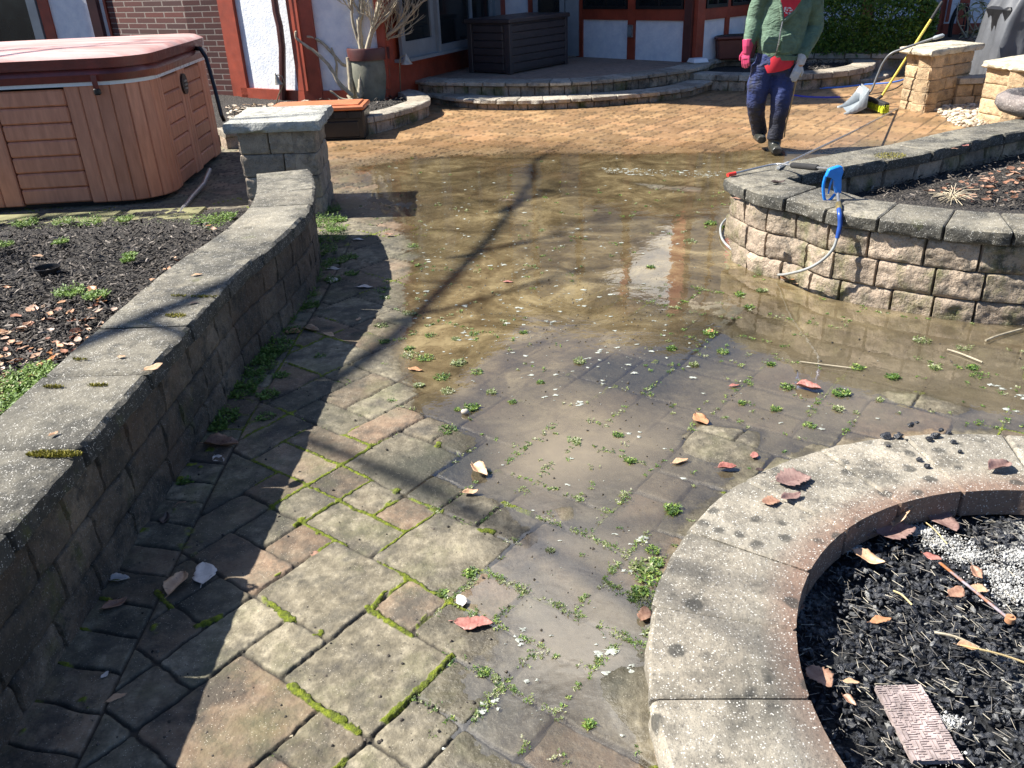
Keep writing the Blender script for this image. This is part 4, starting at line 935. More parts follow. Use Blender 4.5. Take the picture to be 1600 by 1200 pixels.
mb = MB(); mb.box((c[0], c[1] + .15, .284 + .295), (.63, .43, .04), bev=.012); mb.build('rim', MAT['terra'], t, 30)
mb = MB(); mb.box((c[0], c[1] + .15, .284 + .318), (.55, .35, .01)); mb.build('soil', MAT['mulch'], t)
# stone urn at the house corner
p = at(578, 156, .15); t = thing('urn', 'tall grey barrel shaped planter with dark rim behind the bare shrub', 'planter', (p[0] + .03, p[1] + .1, .13))
mb = MB(); mb.lathe([(0, 0), (.20, 0), (.225, .1), (.25, .3), (.245, .48), (.235, .5)], (p[0] + .03, p[1] + .1, .13), 24); mb.build('body', mat_simple('mossy grey pot', (.16, .16, .12), .8, .35, 6, .4, 30), t, 50)
mb = MB(); mb.lathe([(.235, .5), (.262, .5), (.27, .62), (.262, .64), (.22, .64), (.21, .58), (0, .56)], (p[0] + .03, p[1] + .1, .13), 24); mb.build('rim', MAT['redd'], t, 40)
# path lights
def light(label, base, head, side):
    b = np.array(base); t = thing('path_light', label, 'garden light', tuple(b), 'garden path lights by the house'); h = np.array(head)
    top = b + (0, 0, h[2] + .02)
    mb = MB(); mb.tube([tuple(b), tuple(b * .5 + np.array([h[0] - side * .09, h[1], h[2]]) * .5), (h[0] - side * .09, h[1], h[2] - .05), (h[0] - side * .075, h[1], h[2] + .015), (h[0] - side * .03, h[1], h[2] + .035), (h[0], h[1], h[2] + .02)], .008, 7); mb.build('stem', mat_simple('tarnished brass', (.22, .19, .14), .45, .3, 30, metal=.5), t, 60)
    mb = MB(); mb.lathe([(.0, .06), (.012, .05), (.012, .03), (.03, .015), (.045, -.03), (.075, -.07), (.07, -.07), (.0, -.04)], tuple(h), 14); mb.build('shade', mat_simple('weathered brass shade', (.40, .37, .30), .4, .25, 30, metal=.4), t, 50)
light('tarnished path light bending left in the bed before the white wall', at(428, 175, .14), aty(431, 122, 10.3), -1)
light('tarnished path light bending right beside the terrace steps', at(626, 150, .15), aty(635, 91, 11.2), 1)
# stone basin
t = thing('stone_basin', 'round mottled stone basin resting on the planter wall at the right edge', 'basin', (4.12, 6.42, WT))
mb = MB(); mb.lathe([(0, .0), (.24, .0), (.32, .03), (.36, .08), (.355, .135), (.31, .165), (.26, .15), (.22, .09), (.0, .07)], (4.12, 6.42, WT), 40)
V = np.concatenate(mb.V); V += (.010 * fbm(V, 9, 3, 4))[:, None] * ((V - (4.12, 6.42, WT + .06)) / .3); mb.V = [V]
MAT['granite'] = concrete('mottled granite', (.26, .22, .20), 1.0, darkc=(.04, .04, .045), dmin=.44, dmax=.56, warm=(.2, .13, .12), bump=1.0); mb.build('bowl', MAT['granite'], t, 60)

# ------------------------------------------------------------------ covered grill
t = thing('covered_grill', 'barbecue grill under a draped grey fabric cover at the top right', 'grill', (6.25, 10.3, 0))
MAT['gcover'] = mat_simple('grey polyester cover', (.085, .09, .10), .5, .25, 3, .25, 25, bdist=.01)
gx0 = aty(1528, 97, 9.95)[0]; n_ = 96; VV = []; prof = [(0, 1.0, .30), (.30, .98, .26), (.6, .93, .18), (.85, .86, .12), (1.0, .80, .06), (1.08, .74, .03), (1.25, .60, .01), (1.35, .40, 0), (1.38, .2, 0)]
prof = [(z, f, a) for z, f, a in prof]
for (z, f, amp) in prof:
    for k in range(n_):
        a = 2 * math.pi * k / n_; ca, sa = math.cos(a), math.sin(a); sq = 1 / max(abs(ca), abs(sa)) ** .85
        fold = 1 + amp * .30 * math.sin(a * 9 + z * 2 + 2 * math.sin(a * 3)) ** 3 + amp * .2 * math.sin(a * 19 + z * 4) + .03 * math.sin(a * 7 + z * 9)
        VV.append((gx0 + .84 + .64 * ca * f * sq * fold * .98, 10.35 + .34 * sa * (f if z < .9 else min(1, f + .15)) * sq * fold, z))
mb = MB(); FF = [(i * n_ + j, i * n_ + (j + 1) % n_, (i + 1) * n_ + (j + 1) % n_, (i + 1) * n_ + j) for i in range(len(prof) - 1) for j in range(n_)] + [tuple((len(prof) - 1) * n_ + j for j in range(n_))]
mb.add(VV, FF); mb.build('fabric_cover', MAT['gcover'], t, 80)
mb = MB(); mb.box((gx0 + .86, 10.35, .55), (1.1, .5, .9), bev=.03); mb.build('body', MAT['black'], t)
# ------------------------------------------------------------------ tools
MAT['chrome'] = mat_simple('worn steel tube', (.45, .46, .47), .3, .2, 20, metal=.7)
MAT['rubber'] = mat_simple('black foam grip', (.016, .016, .017), .75, .3, 60, .6, 160)
MAT['blue'] = mat_simple('bright blue plastic', (.012, .22, .72), .38, .12, 20)
MAT['navyb'] = mat_simple('dark blue plastic', (.02, .07, .30), .35, .15, 20)
MAT['greyhose'] = mat_simple('grey rubber hose', (.30, .31, .30), .5, .2, 20)
MAT['yellow'] = mat_simple('yellow paint', (.62, .50, .10), .45, .15, 12)
MAT['brass'] = mat_simple('brass', (.60, .47, .18), .3, .15, 20, metal=.8)
MAT['redp'] = mat_simple('red plastic', (.7, .04, .03), .4, .1, 20)
def sm(pts, k=6):
    P_ = [np.array(p, float) for p in pts]; Q_ = []
    for i in range(len(P_) - 1):
        a = P_[max(i - 1, 0)]; b = P_[i]; c = P_[i + 1]; d = P_[min(i + 2, len(P_) - 1)]
        for t_ in np.linspace(0, 1, k, endpoint=False): Q_.append(.5 * (2 * b + (c - a) * t_ + (2 * a - 5 * b + 4 * c - d) * t_ ** 2 + (3 * b - a - 3 * c + d) * t_ ** 3))
    return Q_ + [P_[-1]]
def atd(px, py, dist_y): return aty(px, py, dist_y)
# spray gun with its lance lying on the planter wall
gy = float(at(1296, 313, WT)[1]) - .0
G = lambda x, y, o=0: aty(x, y, gy + o)
t = thing('spray_gun', 'bright blue pressure washer gun with foam grip and bent lance on the planter wall', 'spray gun', tuple(at(1300, 318, WT)))
lance = [at(1143, 272, WT + .012), at(1180, 263, WT + .02), at(1212, 256.5, WT + .03), at(1236, 258, WT + .05)]
l_end = G(1300, 264); lance.append(l_end * .45 + lance[-1] * .55); lance.append(l_end)
mb = MB(); mb.tube(sm(lance), .0065, 8); mb.build('lance', MAT['chrome'], t, 60)
mb = MB(); mb.tube([at(1137, 273.5, WT + .011), at(1149, 271, WT + .013)], .012, 10); mb.build('nozzle', MAT['redp'], t, 50)
g0_ = lance[3]; ge = l_end; mb = MB(); mb.tube([g0_ + (ge - g0_) * .02, g0_ + (ge - g0_) * .05, g0_ + (ge - g0_) * .65, g0_ + (ge - g0_) * .68], [.012, .017, .017, .012], 12); mb.build('foam_grip', MAT['rubber'], t, 40)
def slabpoly(px, y0, th_, mb, y_=None):
    V = []
    for o in (-th_ / 2, th_ / 2):
        for x, y in px: V.append(aty(x, y, y0) + (0, o, 0))
    n = len(px); mb.add(V, [tuple(range(n))[::-1], tuple(range(n, 2 * n))] + [(i, (i + 1) % n, n + (i + 1) % n, n + i) for i in range(n)])
mb = MB()
body = [(1289, 276), (1294, 264), (1302, 261), (1311, 258), (1316, 260), (1317, 268), (1314, 277), (1314, 290), (1313.5, 301), (1305.5, 303), (1303, 292), (1302, 281), (1296, 277)]
slabpoly(body, gy, .030, mb)
o = mb.build('body', MAT['blue'], t, 20)
bv = o.modifiers.new('b', 'BEVEL'); bv.width = .006; bv.segments = 2
mb = MB(); gd = [(1290, 275), (1286.5, 290), (1287.5, 308), (1291, 314.5), (1297, 312), (1305, 303)]; q = [G(x, y) for x, y in gd]; mb.tube(sm(q, 4), .0068, 8, flat=1.2); mb.build('trigger_guard', MAT['blue'], t, 60)
mb = MB(); mb.tube(sm([G(1300, 280), G(1297, 290), G(1294, 303)], 4), [.006] * 4 + [.005] * 4 + [.004], 8); mb.build('trigger', MAT['blue'], t, 60)
c0_, c1_ = at(1309.6, 313, WT + .014), at(1310.7, 327, WT + .012)
mb = MB(); mb.tube([G(1309, 300), c0_, at(1310, 318, WT + .013)], .008, 10); mb.build('inlet_tube', MAT['chrome'], t, 50)
mb = MB(); q_ = at(1310, 317, WT + .014); mb.tube([q_, q_ + (c1_ - q_) * .15, q_ + (c1_ - q_) * .85, c1_], [.010, .014, .014, .010], 10); mb.build('coupling', MAT['brass'], t, 40)
def front(px, py, gap=.03):
    d = cF * FPX + cR * (px - 800) - cU * (py - 600); ts = np.linspace(2.5, 7, 900) / d[1]; Q_ = d[None, :2] * ts[:, None]; dm = np.full(len(Q_), 9.)
    for a_, b_ in zip(fwp.P[:-1], fwp.P[1:]): dm = np.minimum(dm, segdist(Q_, a_, b_))
    k = np.argmax(dm < gap) if (dm < gap).any() else np.argmin(dm); return np.array([0, 0, CH]) + d * ts[k]
hose_p = [c1_ , front(1312, 336, .02), front(1312.5, 350), front(1310.5, 362, .04), front(1308, 372, .05)]
t = thing('pressure_hose', 'thin grey hose hanging from the blue gun and looping over the wet pavers', 'hose', tuple(at(1215, 428, .02)))
hp = [hose_p[-2], hose_p[-1], front(1302, 388, .06), front(1288, 404, .07), front(1266, 418, .08), front(1240, 426, .06), at(1215, 429, .022), at(1185, 418, .012), at(1155, 398, .012), at(1133, 380, .015), at(1126, 365, .02), at(1128, 350, .025), at(1142, 335, .02), at(1155, 320, .02)]
mb = MB(); mb.tube(sm(hp, 7), .0075, 9); mb.build('hose', MAT['greyhose'], t, 60)
mb = MB(); mb.tube(sm(hose_p, 5), [.0115] * 17 + [.0105] * 4, 10); mb.build('bend_restrictor', MAT['navyb'], t, 60)
# second lance reaching from the ground to the wall
t = thing('extension_lance', 'long straight steel lance leaning from the wet pavers onto the planter wall', 'lance', tuple(at(1402, 170, .02)))
a, b = at(1402, 170, .02), at(1216, 262, WT + .012)
mb = MB(); mb.tube([a, a * .5 + b * .5 + (0, 0, -.01), b], .0085, 8); mb.build('tube', MAT['chrome'], t, 60)
mb = MB(); mb.tube([a + (b - a) * .955, b], .011, 8); mb.build('tip', mat_simple('pale aluminium', (.7, .7, .68), .3, .05, metal=.5), t, 60)
# push broom and dustpan leaning on the tan pillar
hb = at(1368, 165, .03); t = thing('push_broom', 'broom with long yellow handle and lime green bristles leaning on the tan pillar', 'broom', tuple(hb))
top = aty(1455, 30, 9.72); top2 = aty(1472, 3, 9.80); j0 = aty(1367, 164, hb[1] - .0); kk = aty(1378, 150, hb[1] + .02)
mb = MB(); mb.tube([kk, top], .0135, 10); mb.build('handle', MAT['yellow'], t, 60)
mb = MB(); mb.tube([top, top2], .016, 10); mb.build('grip', MAT['rubber'], t, 60)
mb = MB(); mb.tube([j0 + (0, 0, .05), kk], .018, 8); mb.build('socket', MAT['rubber'], t, 60)
q0, q1 = at(1352, 166, .03), at(1384, 178, .03); e_ = (q1 - q0); Lb_ = np.linalg.norm(e_[:2]); az = math.atan2(e_[1], e_[0])
mb = MB(); mb.box(tuple((q0 + q1) / 2 + (0, 0, .09)), (Lb_ * .98, .06, .05), rz=az, bev=.01); mb.build('head', MAT['rubber'], t)
mb = MB(); u_ = e_ / np.linalg.norm(e_); v_ = np.array([-u_[1], u_[0], 0]); r_ = random.Random(4)
for k in range(420):
    p = q0 + u_ * r_.uniform(0, Lb_) + v_ * r_.uniform(-.028, .028) + (0, 0, .09); s_ = np.array([r_.uniform(-.02, .02), r_.uniform(-.02, .02), -.085]); mb.tube([p, p + s_], .004, 3, False)
mb.build('bristles', mat_simple('lime bristles', (.55, .62, .04), .6, .3, 40), t)
t = thing('dustpan', 'long handled grey plastic dustpan scoop standing open on the wet pavers', 'dustpan', tuple(at(1330, 178, 0)))
MAT['pan'] = mat_simple('grey blue plastic', (.24, .27, .29), .4, .15, 12)
f0, f1 = at(1309, 172, .008), at(1322, 179, .008); bk0, bk1 = aty(1343, 152, f1[1] + .18), aty(1358, 176, f1[1] + .02)
pn = at(1318, 180, .01)
A_ = [at(1308, 169, .008), at(1318, 179.5, .008)]; D_ = A_[1] - A_[0]; perp = at(1352, 178, .01) - A_[1]
mb = MB(); rows_ = []
for f in np.linspace(0, 1, 6):
    w0 = A_[0] + perp * f; w1 = A_[1] + perp * f; hgt = .02 + .17 * f ** 1.6; z = .0 + .07 * f * f
    rows_.append([w0 + (0, 0, z + hgt), w0 + (0, 0, z), w0 * .5 + w1 * .5 + (0, 0, z - .0), w1 + (0, 0, z), w1 + (0, 0, z + hgt)])
V = [p for r in rows_ for p in r]; F = [(i * 5 + j, i * 5 + j + 1, (i + 1) * 5 + j + 1, (i + 1) * 5 + j) for i in range(5) for j in range(4)] + [(25, 26, 27, 28, 29)]
mb.add(V, F); o = mb.build('scoop', MAT['pan'], t, 35); so = o.modifiers.new('s', 'SOLIDIFY'); so.thickness = .006
yb = A_[1][1] + .22
hd = [aty(1352, 152, yb), aty(1362, 140, yb), aty(1371, 118, yb), aty(1380, 98, yb - .02), aty(1392, 84, yb - .05), aty(1412, 76, yb - .1), aty(1440, 66, yb - .15), aty(1458, 60, yb - .2)]
mb = MB(); mb.tube(sm(hd, 5), .0125, 10); mb.build('handle', mat_simple('dark grey tube', (.13, .135, .14), .4, .15), t, 60)
mb = MB(); mb.tube([hd[-1], aty(1461, 59, yb - .21), aty(1473, 55.5, yb - .25), aty(1475, 56, yb - .25)], [.014, .021, .021, .012], 10); mb.build('grip', MAT['pan'], t, 60)
# garden hoses behind the man
MAT['bluehose'] = mat_simple('blue garden hose', (.09, .24, .70), .4, .15)
for lab, l, m_ in (('light blue garden hose running flat across the orange pavers behind the man', [(1225, 150), (1262, 155), (1310, 153), (1350, 149), (1390, 140), (1412, 128), (1440, 118)], MAT['bluehose']),
                   ('dark violet blue hose end nearer the dustpan on the orange pavers', [(1236, 149), (1262, 152), (1290, 153), (1312, 152.5)], mat_simple('violet blue sleeve', (.05, .05, .42), .4, .1)),
                   ('thin black hose running past the dustpan to the tan pillar', [(1311, 152.6), (1335, 151), (1372, 146), (1398, 139), (1414, 128)], MAT['rubber'])):
    if 'light' in lab: l = [(x, y - 19 if x < 1400 else y - 12) for x, y in l]; l = [(1225, 140), (1262, 139), (1310, 137), (1350, 133), (1390, 130), (1412, 125), (1440, 116)]
    q = [at(x, y, .014) for x, y in l]; mb = MB(); mb.tube(sm(q, 6), .017 if 'black' not in lab else .009, 8)
    tag(mb.build('garden_hose', m_, smooth=60), lab, 'hose')
# coiled cable on the far wall
cy = aty(1494, 40, 15.0); t = thing('coiled_cable', 'dark coiled cable hanging on the wall beside the hedge', 'cable', tuple(cy))
mb = MB(); r_ = random.Random(9)
for k in range(7):
    c = cy + (r_.uniform(-.03, .03), -.05 - .01 * k, r_.uniform(-.02, .02)); a_ = np.linspace(0, 2 * math.pi, 30)
    mb.tube([c + ((.13 + .012 * k) * math.cos(x) * .75, 0, (.30 + .008 * k) * math.sin(x)) for x in a_], .009, 5, False)
mb.build('coil', MAT['rubber'], t, 60)
mb = MB(); mb.tube([cy + (0, .1, .3), cy + (0, -.12, .3), cy + (0, -.14, .34)], .015, 6); mb.build('hook', MAT['steel'], t, 60)
# black plastic edging pot in the mulch, stone paver in the fire pit, rusty rod
p = at(76, 428, .14); t = thing('buried_pot', 'black plastic pot sunk in the mulch of the left bed', 'pot', tuple(p))
mb = MB(); mb.lathe([(.055, -.02), (.062, .035), (.066, .035), (.066, .042), (.060, .042), (.052, -.01), (0, -.01)], tuple(p), 20, sx=1.1); mb.build('pot', MAT['black'], t, 50)
mb = MB(); e1, e2, e3 = at(1366, 1078, .163), at(1438, 1076, .163), at(1385, 1215, .16)
w_ = np.linalg.norm(e2 - e1); MAT['clay'] = mat_simple('pinkish fired clay', (.33, .27, .255), .85, .45, 30, .8, 120)
yw = math.atan2(*(e2 - e1)[:2][::-1]); cx_ = (e1 + e2) / 2; dn = np.array([math.sin(yw), -math.cos(yw), 0]); Lg = .19
t = thing('grate_tile', 'flat pinkish perforated clay tile lying on the charcoal', 'tile', tuple(cx_))
ux = np.array([math.cos(yw), math.sin(yw), 0]); r_ = random.Random(12)
def gb(a0, a1, b0, b1, z0, z1, tint=.5):
    c = cx_ + ux * (a0 + a1) / 2 + dn * (b0 + b1) / 2; mb.box((c[0], c[1], cx_[2] + (z0 + z1) / 2), (a1 - a0, b1 - b0, z1 - z0), rz=yw, tint=tint)
gb(-w_ / 2, w_ / 2, 0, Lg, 0, .011)
nx, ny = 12, 32
for i in range(nx):
    for j in range(ny):
        x0 = -w_ / 2 + w_ * i / nx; y0 = Lg * j / ny; 
        if (i // 2 + j // 4) % 2: gb(x0 + .0008, x0 + w_ / nx - .002, y0, y0 + Lg / ny * (1 if r_.random() < .75 else .45), .0111, .0135)
        elif r_.random() < .85: gb(x0, x0 + w_ / nx * (1 if r_.random() < .8 else .5), y0 + .0008, y0 + Lg / ny - .002, .0111, .0135)
mb.build('tile', MAT['clay'], t)
ra_, rb_ = at(1467, 878, .185), at(1578, 968, .18)
mb = MB(); MAT['rust'] = mat_simple('rusty painted steel', (.28, .25, .27), .55, .4, 30, dark=(.35, .13, .04), dthr=(.45, .6))
mb.tube([ra_, rb_], .0045, 6, flat=.5); t = thing('steel_rod', 'flat rusty steel rod with a round boss lying in the charcoal', 'rod', tuple(ra_)); mb.build('bar', MAT['rust'], t)
mb = MB(); mb.tube([rb_ + (0, 0, -.006), rb_ + (0, 0, .008)], .011, 14); mb.tube([rb_ + (0, 0, .008), rb_ + (0, 0, .013)], .004, 8); mb.build('boss', mat_simple('rust', (.40, .20, .10), .8, .4, 60), t, 40)

# ------------------------------------------------------------------ the man
PY = 7.7
J = lambda x, y, o=0: aty(x, y, PY + o)
t = thing('person', 'man in green zip hoodie, navy muddy trousers and work gloves walking across the wet pavers', 'person', tuple(at(1198, 236, 0)))
def skinmesh(name, tubes, mat, parent, vox=.011, smooth=4, disp=0, dscale=.12):
    mb = MB()
    for a in tubes: mb.tube(*a[0], **a[1])
    o = mb.build(name, mat, parent, 180)
    r = o.modifiers.new('remesh', 'REMESH'); r.mode = 'VOXEL'; r.voxel_size = vox; r.use_smooth_shade = True
    s_ = o.modifiers.new('smooth', 'SMOOTH'); s_.iterations = smooth; s_.factor = .5
    if disp:
        tx = bpy.data.textures.new(name, 'CLOUDS'); tx.noise_scale = dscale; tx.noise_depth = 2
        d = o.modifiers.new('d', 'DISPLACE'); d.texture = tx; d.strength = disp; d.mid_level = .5
    return o
T = lambda pts, r, **k: ((pts, r), k)
XA = (1, 0, 0)
def garment(name, c, var, dirt, dthr, scale, rough=.8, fold=.5):
    m = M_(name); n = m.noise(scale, 5, .65); col = m.ramp(n, [(.3, tuple(v * (1 - var) for v in c)), (.7, tuple(v * (1 + var) for v in c))])
    col = m.mix(m.mr(m.noise(scale * .8, 6, .7), *dthr, 0, .8), col, dirt); m.color(col); m.rough(rough)
    if 'navy' in name:
        sz = m.n('ShaderNodeSeparateXYZ'); m.L.new(m.co(), sz.inputs[0]); col = m.mix(m.mr(m.math('ADD', sz.outputs[2], m.math('MULTIPLY', m.noise(5, 4), .35)), .46, .68, .85, 0), col, (.012, .012, .012))
    m.color(col)
    b = m.bump(m.noise(10, 3, .5, 2.0, vec=m.stretch((1, 1, 2.2))), fold, .03); m.bump(m.noise(300, 2), .15, .002, b); return m.m
MAT['hood'] = garment('worn green fleece', (.11, .175, .12), .3, (.33, .42, .30), (.62, .80), 12, .92)
MAT['navy'] = garment('muddy navy nylon', (.018, .032, .12), .3, (.016, .016, .017), (.5, .6), 6, .78, .5)
MAT['shirt'] = mat_simple('red cotton', (.62, .025, .045), .8, .15, 10)
MAT['skin'] = mat_simple('skin', (.48, .27, .19), .5, .1, 10)
MAT['boot'] = garment('wet black rubber boot', (.03, .032, .028), .3, (.14, .13, .11), (.5, .7), 14, .3, .2)
MAT['pink'] = mat_simple('pink rubber glove', (.50, .05, .13), .4, .15, 14)
MAT['gloveg'] = mat_simple('pale grey knit glove', (.50, .52, .54), .85, .2, 30, .4, 200)
MAT['glovey'] = mat_simple('yellow latex palm', (.66, .55, .10), .5, .12, 20)
sh0, el0, wr0 = J(1193, -12, 0), J(1181, 30, .05), J(1169, 72, -.02)
sh1, el1, wr1 = J(1270, -14, 0), J(1272, 42, .05), J(1252, 92, -.10)
hipL, knL, anL = J(1190, 108, 0), J(1181, 162, .02), J(1187, 208, .18)
hipR, knR, anR = J(1224, 108, 0), J(1219, 165, -.06), J(1211, 218, -.03)
chest = J(1231, 5, 0); waist = J(1219, 62, 0); pel = J(1211, 96, 0); neck = J(1236, -28, .0); head = neck + np.array([-.0, -.03, .19])
bod = [T([pel, waist, chest, neck + (0, 0, -.02)], [.13, .125, .14, .07], n=16, flat=1.3, up=XA), T([neck + (0, 0, -.04), neck + (0, -.01, .06)], [.06, .055], n=12),
       T([sh0, el0, wr0, J(1167, 84, -.03)], [.05, .042, .03, .03], n=10), T([sh1, el1, wr1, J(1249, 104, -.1)], [.05, .042, .03, .03], n=10), T([sh0, chest, sh1], [.06, .09, .06], n=10),
       T([hipL, knL, anL], [.085, .06, .04], n=12), T([hipR, knR, anR], [.085, .06, .04], n=12),
       
       T([head + (0, 0, -.115), head + (0, -.012, -.07), head + (0, -.004, 0), head + (0, .008, .07), head + (0, .01, .115)], [.035, .068, .08, .076, .03], n=16, flat=1.0), T([head + (0, -.07, 0), head + (0, -.1, -.03), head + (0, -.075, -.04)], [.010, .016, .01], n=8),
       T([head + (-.078, 0, .0), head + (-.092, .01, -.02)], [.012, .014], n=6), T([head + (.078, 0, .0), head + (.092, .01, -.02)], [.012, .014], n=6),
       T([head + (-.02, -.068, -.062), head + (.02, -.068, -.062)], [.009, .009], n=6)]
# hands: palm and five fingers, held inside the gloves
def hand(w, dirv, side, back, curl, r=.0105, palm=.036):
    d = np.array(dirv, float); d /= np.linalg.norm(d); s_ = np.array(side, float); s_ -= d * (s_ @ d); s_ /= np.linalg.norm(s_); b_ = np.array(back, float); b_ -= d * (b_ @ d); b_ -= s_ * (b_ @ s_); b_ /= np.linalg.norm(b_)
    L = [T([w - d * .02, w + d * .03, w + d * .085], [r * 2.2, palm * .82, palm], n=12, flat=.42, up=tuple(b_))]
    for k, (o, l) in enumerate(((-.030, .070), (-.010, .078), (.010, .074), (.028, .058))):
        a = w + d * .085 + s_ * o; p1 = a + d * l * .5 * math.cos(curl) - b_ * l * .5 * math.sin(curl); p2 = p1 + d * l * .5 * math.cos(curl * 2.2) - b_ * l * .5 * math.sin(curl * 2.2)
        L.append(T([a - d * .02, a, p1, p2], [r, r, r * .95, r * .75], n=8))
    a = w + d * .03 - s_ * .030; L.append(T([a, a - s_ * .028 + d * .03 - b_ * .01, a - s_ * .034 + d * .062 - b_ * .022], [r * 1.15, r * 1.05, r * .8], n=8))
    return L
hR = hand(J(1167, 76, -.02), J(1164, 108, -.05) - J(1167, 76, -.02), (.75, -.65, .1), (-.6, -.8, 0), .22, .0125, .042)
hL = hand(J(1250, 98, -.10), J(1240, 124, -.13) - J(1250, 98, -.10), (-1, -.2, -.2), (.3, -1, 0), .22, .0125, .042)
skinmesh('body', bod, MAT['skin'], t, .009, 3)
skinmesh('glove', hR + [T([J(1169.5, 62, -.01), J(1168.5, 72, -.02), J(1167, 84, -.02)], [.052, .047, .036], n=12)], MAT['pink'], t, .0045, 1)
skinmesh('glove', hL + [T([J(1254, 84, -.09), J(1252, 92, -.1), J(1250, 101, -.1)], [.045, .043, .036], n=12)], MAT['gloveg'], t, .0045, 1)
hY = [(a[0], a[1]) for a in hL[1:3]] + [hL[5]]
hY = [T([np.array(p) + (-.004, .006, -.003) for p in a[0][0]], [q * 1.12 for q in a[0][1]], n=8) for a in hY]
skinmesh('glove_fingers', hY, MAT['glovey'], t, .0045, 1)
skinmesh('trousers', [T([J(1213, 84), J(1210, 100), J(1207, 116)], [.15, .15, .10], n=18, flat=1.12, up=XA),
    T([hipL + (.01, 0, .03), (hipL + knL) / 2 + (-.005, -.01, 0), knL, (knL + anL) / 2 + (0, .02, 0), anL + (0, 0, .0)], [.10, .098, .084, .072, .070], n=16),
    T([hipR + (0, 0, .03), (hipR + knR) / 2 + (.0, -.01, 0), knR, (knR + anR) / 2 + (.0, .01, 0), anR + (0, 0, .005)], [.104, .10, .084, .072, .072], n=16)], MAT['navy'], t, .010, 2, .022, .11)
skinmesh('hoodie', [T([J(1218, 90), J(1217, 84), J(1218, 66), J(1224, 40), J(1229, 12), J(1233, -14), neck + (0, .02, .0)], [.140, .150, .165, .168, .178, .155, .085], n=24, flat=1.16, up=XA),
    T([sh0 + (.08, 0, -.02), sh0, (sh0 + el0) / 2, el0, (el0 + wr0) / 2, wr0 + (0, 0, .02)], [.09, .092, .085, .078, .068, .050], n=16),
    T([sh1 + (-.08, 0, -.02), sh1, (sh1 + el1) / 2, el1, (el1 + wr1) / 2, wr1 + (0, 0, .015)], [.09, .094, .088, .082, .070, .050], n=16),
    T([neck + (-.1, .0, .0), neck + (0, .10, .04), neck + (.1, .0, .0)], [.05, .06, .05], n=10)], MAT['hood'], t, .009, 3, .022, .13)
mb = MB()
fy = -.205
slabpoly([(1219, -20), (1256, -20), (1251, 0), (1240, 16), (1223.5, 32), (1220, 12)], PY - .195, .03, mb); mb.build('shirt_front', MAT['shirt'], t, 50)
mb = MB(); mb.tube([J(1214, 86), J(1211, 100), J(1212, 108), J(1212, 113)], [.152, .160, .145, .05], 22, flat=1.0, up=XA); mb.build('shirt_tail', MAT['shirt'], t, 50)
mb = MB(); r_ = random.Random(3)
for k in range(14):
    x, y = 1221 + r_.random() * 15, 11 + r_.random() * 10
    slabpoly([(x, y), (x + 1 + r_.random() * 3, y - .5), (x + 2.4, y + 1.5 + r_.random()), (x + .4, y + 2)], PY - .212, .004, mb)
mb.build('shirt_print', mat_simple('white print', (.75, .7, .7), .8, .05), t)
mb = MB(); mb.tube([J(1219, -16, fy + .03), J(1220, 5, fy + .01), J(1223, 32, fy + .0)], .016, 8); mb.tube([J(1258, -16, fy + .04), J(1242, 16, fy + .01), J(1224, 33, fy)], .018, 8); mb.build('collar', MAT['hood'], t, 60)
mb = MB(); mb.tube(sm([J(1223, 33, fy - .005), J(1219, 52, fy), J(1217, 66, fy + .005), J(1211, 86, fy + .03)], 4), .006, 6); mb.build('zipper', MAT['steel'], t, 60)
mb = MB(); mb.tube([J(1218, 85), J(1217, 92)], [.158, .155], 26, flat=1.14, up=XA); mb.build('hem', MAT['hood'], t, 60)
mb = MB(); slabpoly([(1190, 80), (1192, 66), (1200, 56), (1216, 56), (1215, 82), (1200, 84)], PY - .178, .02, mb); slabpoly([(1221, 56), (1236, 52), (1243, 62), (1245, 76), (1232, 83), (1219, 84)], PY - .178, .02, mb); o = mb.build('pocket', MAT['hood'], t); bv = o.modifiers.new('b', 'BEVEL'); bv.width = .008; bv.segments = 2
for off, dd_ in ((0, 0), (.016, 0)):
    mb = MB(); q = [hipR + (.128 - off * .6, -.03 - off, .0), (hipR + knR) / 2 + (.112 - off * .6, -.02 - off, 0), knR + (.094 - off * .6, -.01 - off, 0), (knR + anR) / 2 + (.082 - off * .6, -.0 - off, 0), anR + (.08 - off * .6, -.01 - off, .02)]
    mb.tube(sm(q, 4), .0045, 6); mb.build('stripe', mat_simple('tan stripe', (.55, .36, .16), .7, .1), t, 60)
for an, gz in ((anL, .065), (anR, .0)):
    mbt = [T([an + (0, .01, .05), an + (0, .005, -.05)], [.062, .058], n=14), T([(an[0], an[1] + .05, gz + .05), (an[0] - .01, an[1] - .05, gz + .05), (an[0] - .02, an[1] - .15, gz + .042)], [.048, .054, .042], n=14, flat=.85, up=(0, 0, 1))]
    skinmesh('boot', mbt, MAT['boot'], t, .008, 2)
skinmesh('hair', [T([head + (0, .02, .02), head + (0, .015, .09), head + (0, .01, .125)], [.088, .082, .035], n=14), T([head + (0, .05, -.06), head + (0, .045, .04)], [.055, .06], n=10)], mat_simple('dark hair', (.03, .02, .015), .6, .3, 40), t, .009, 2)
for s_ in (-1, 1):
    mb = MB(); mb.lathe([(0, -.008), (.008, -.004), (.008, .004), (0, .008)], tuple(head + (s_ * .03, -.072, .012)), 8); mb.build('eye', MAT['black'], t, 60)
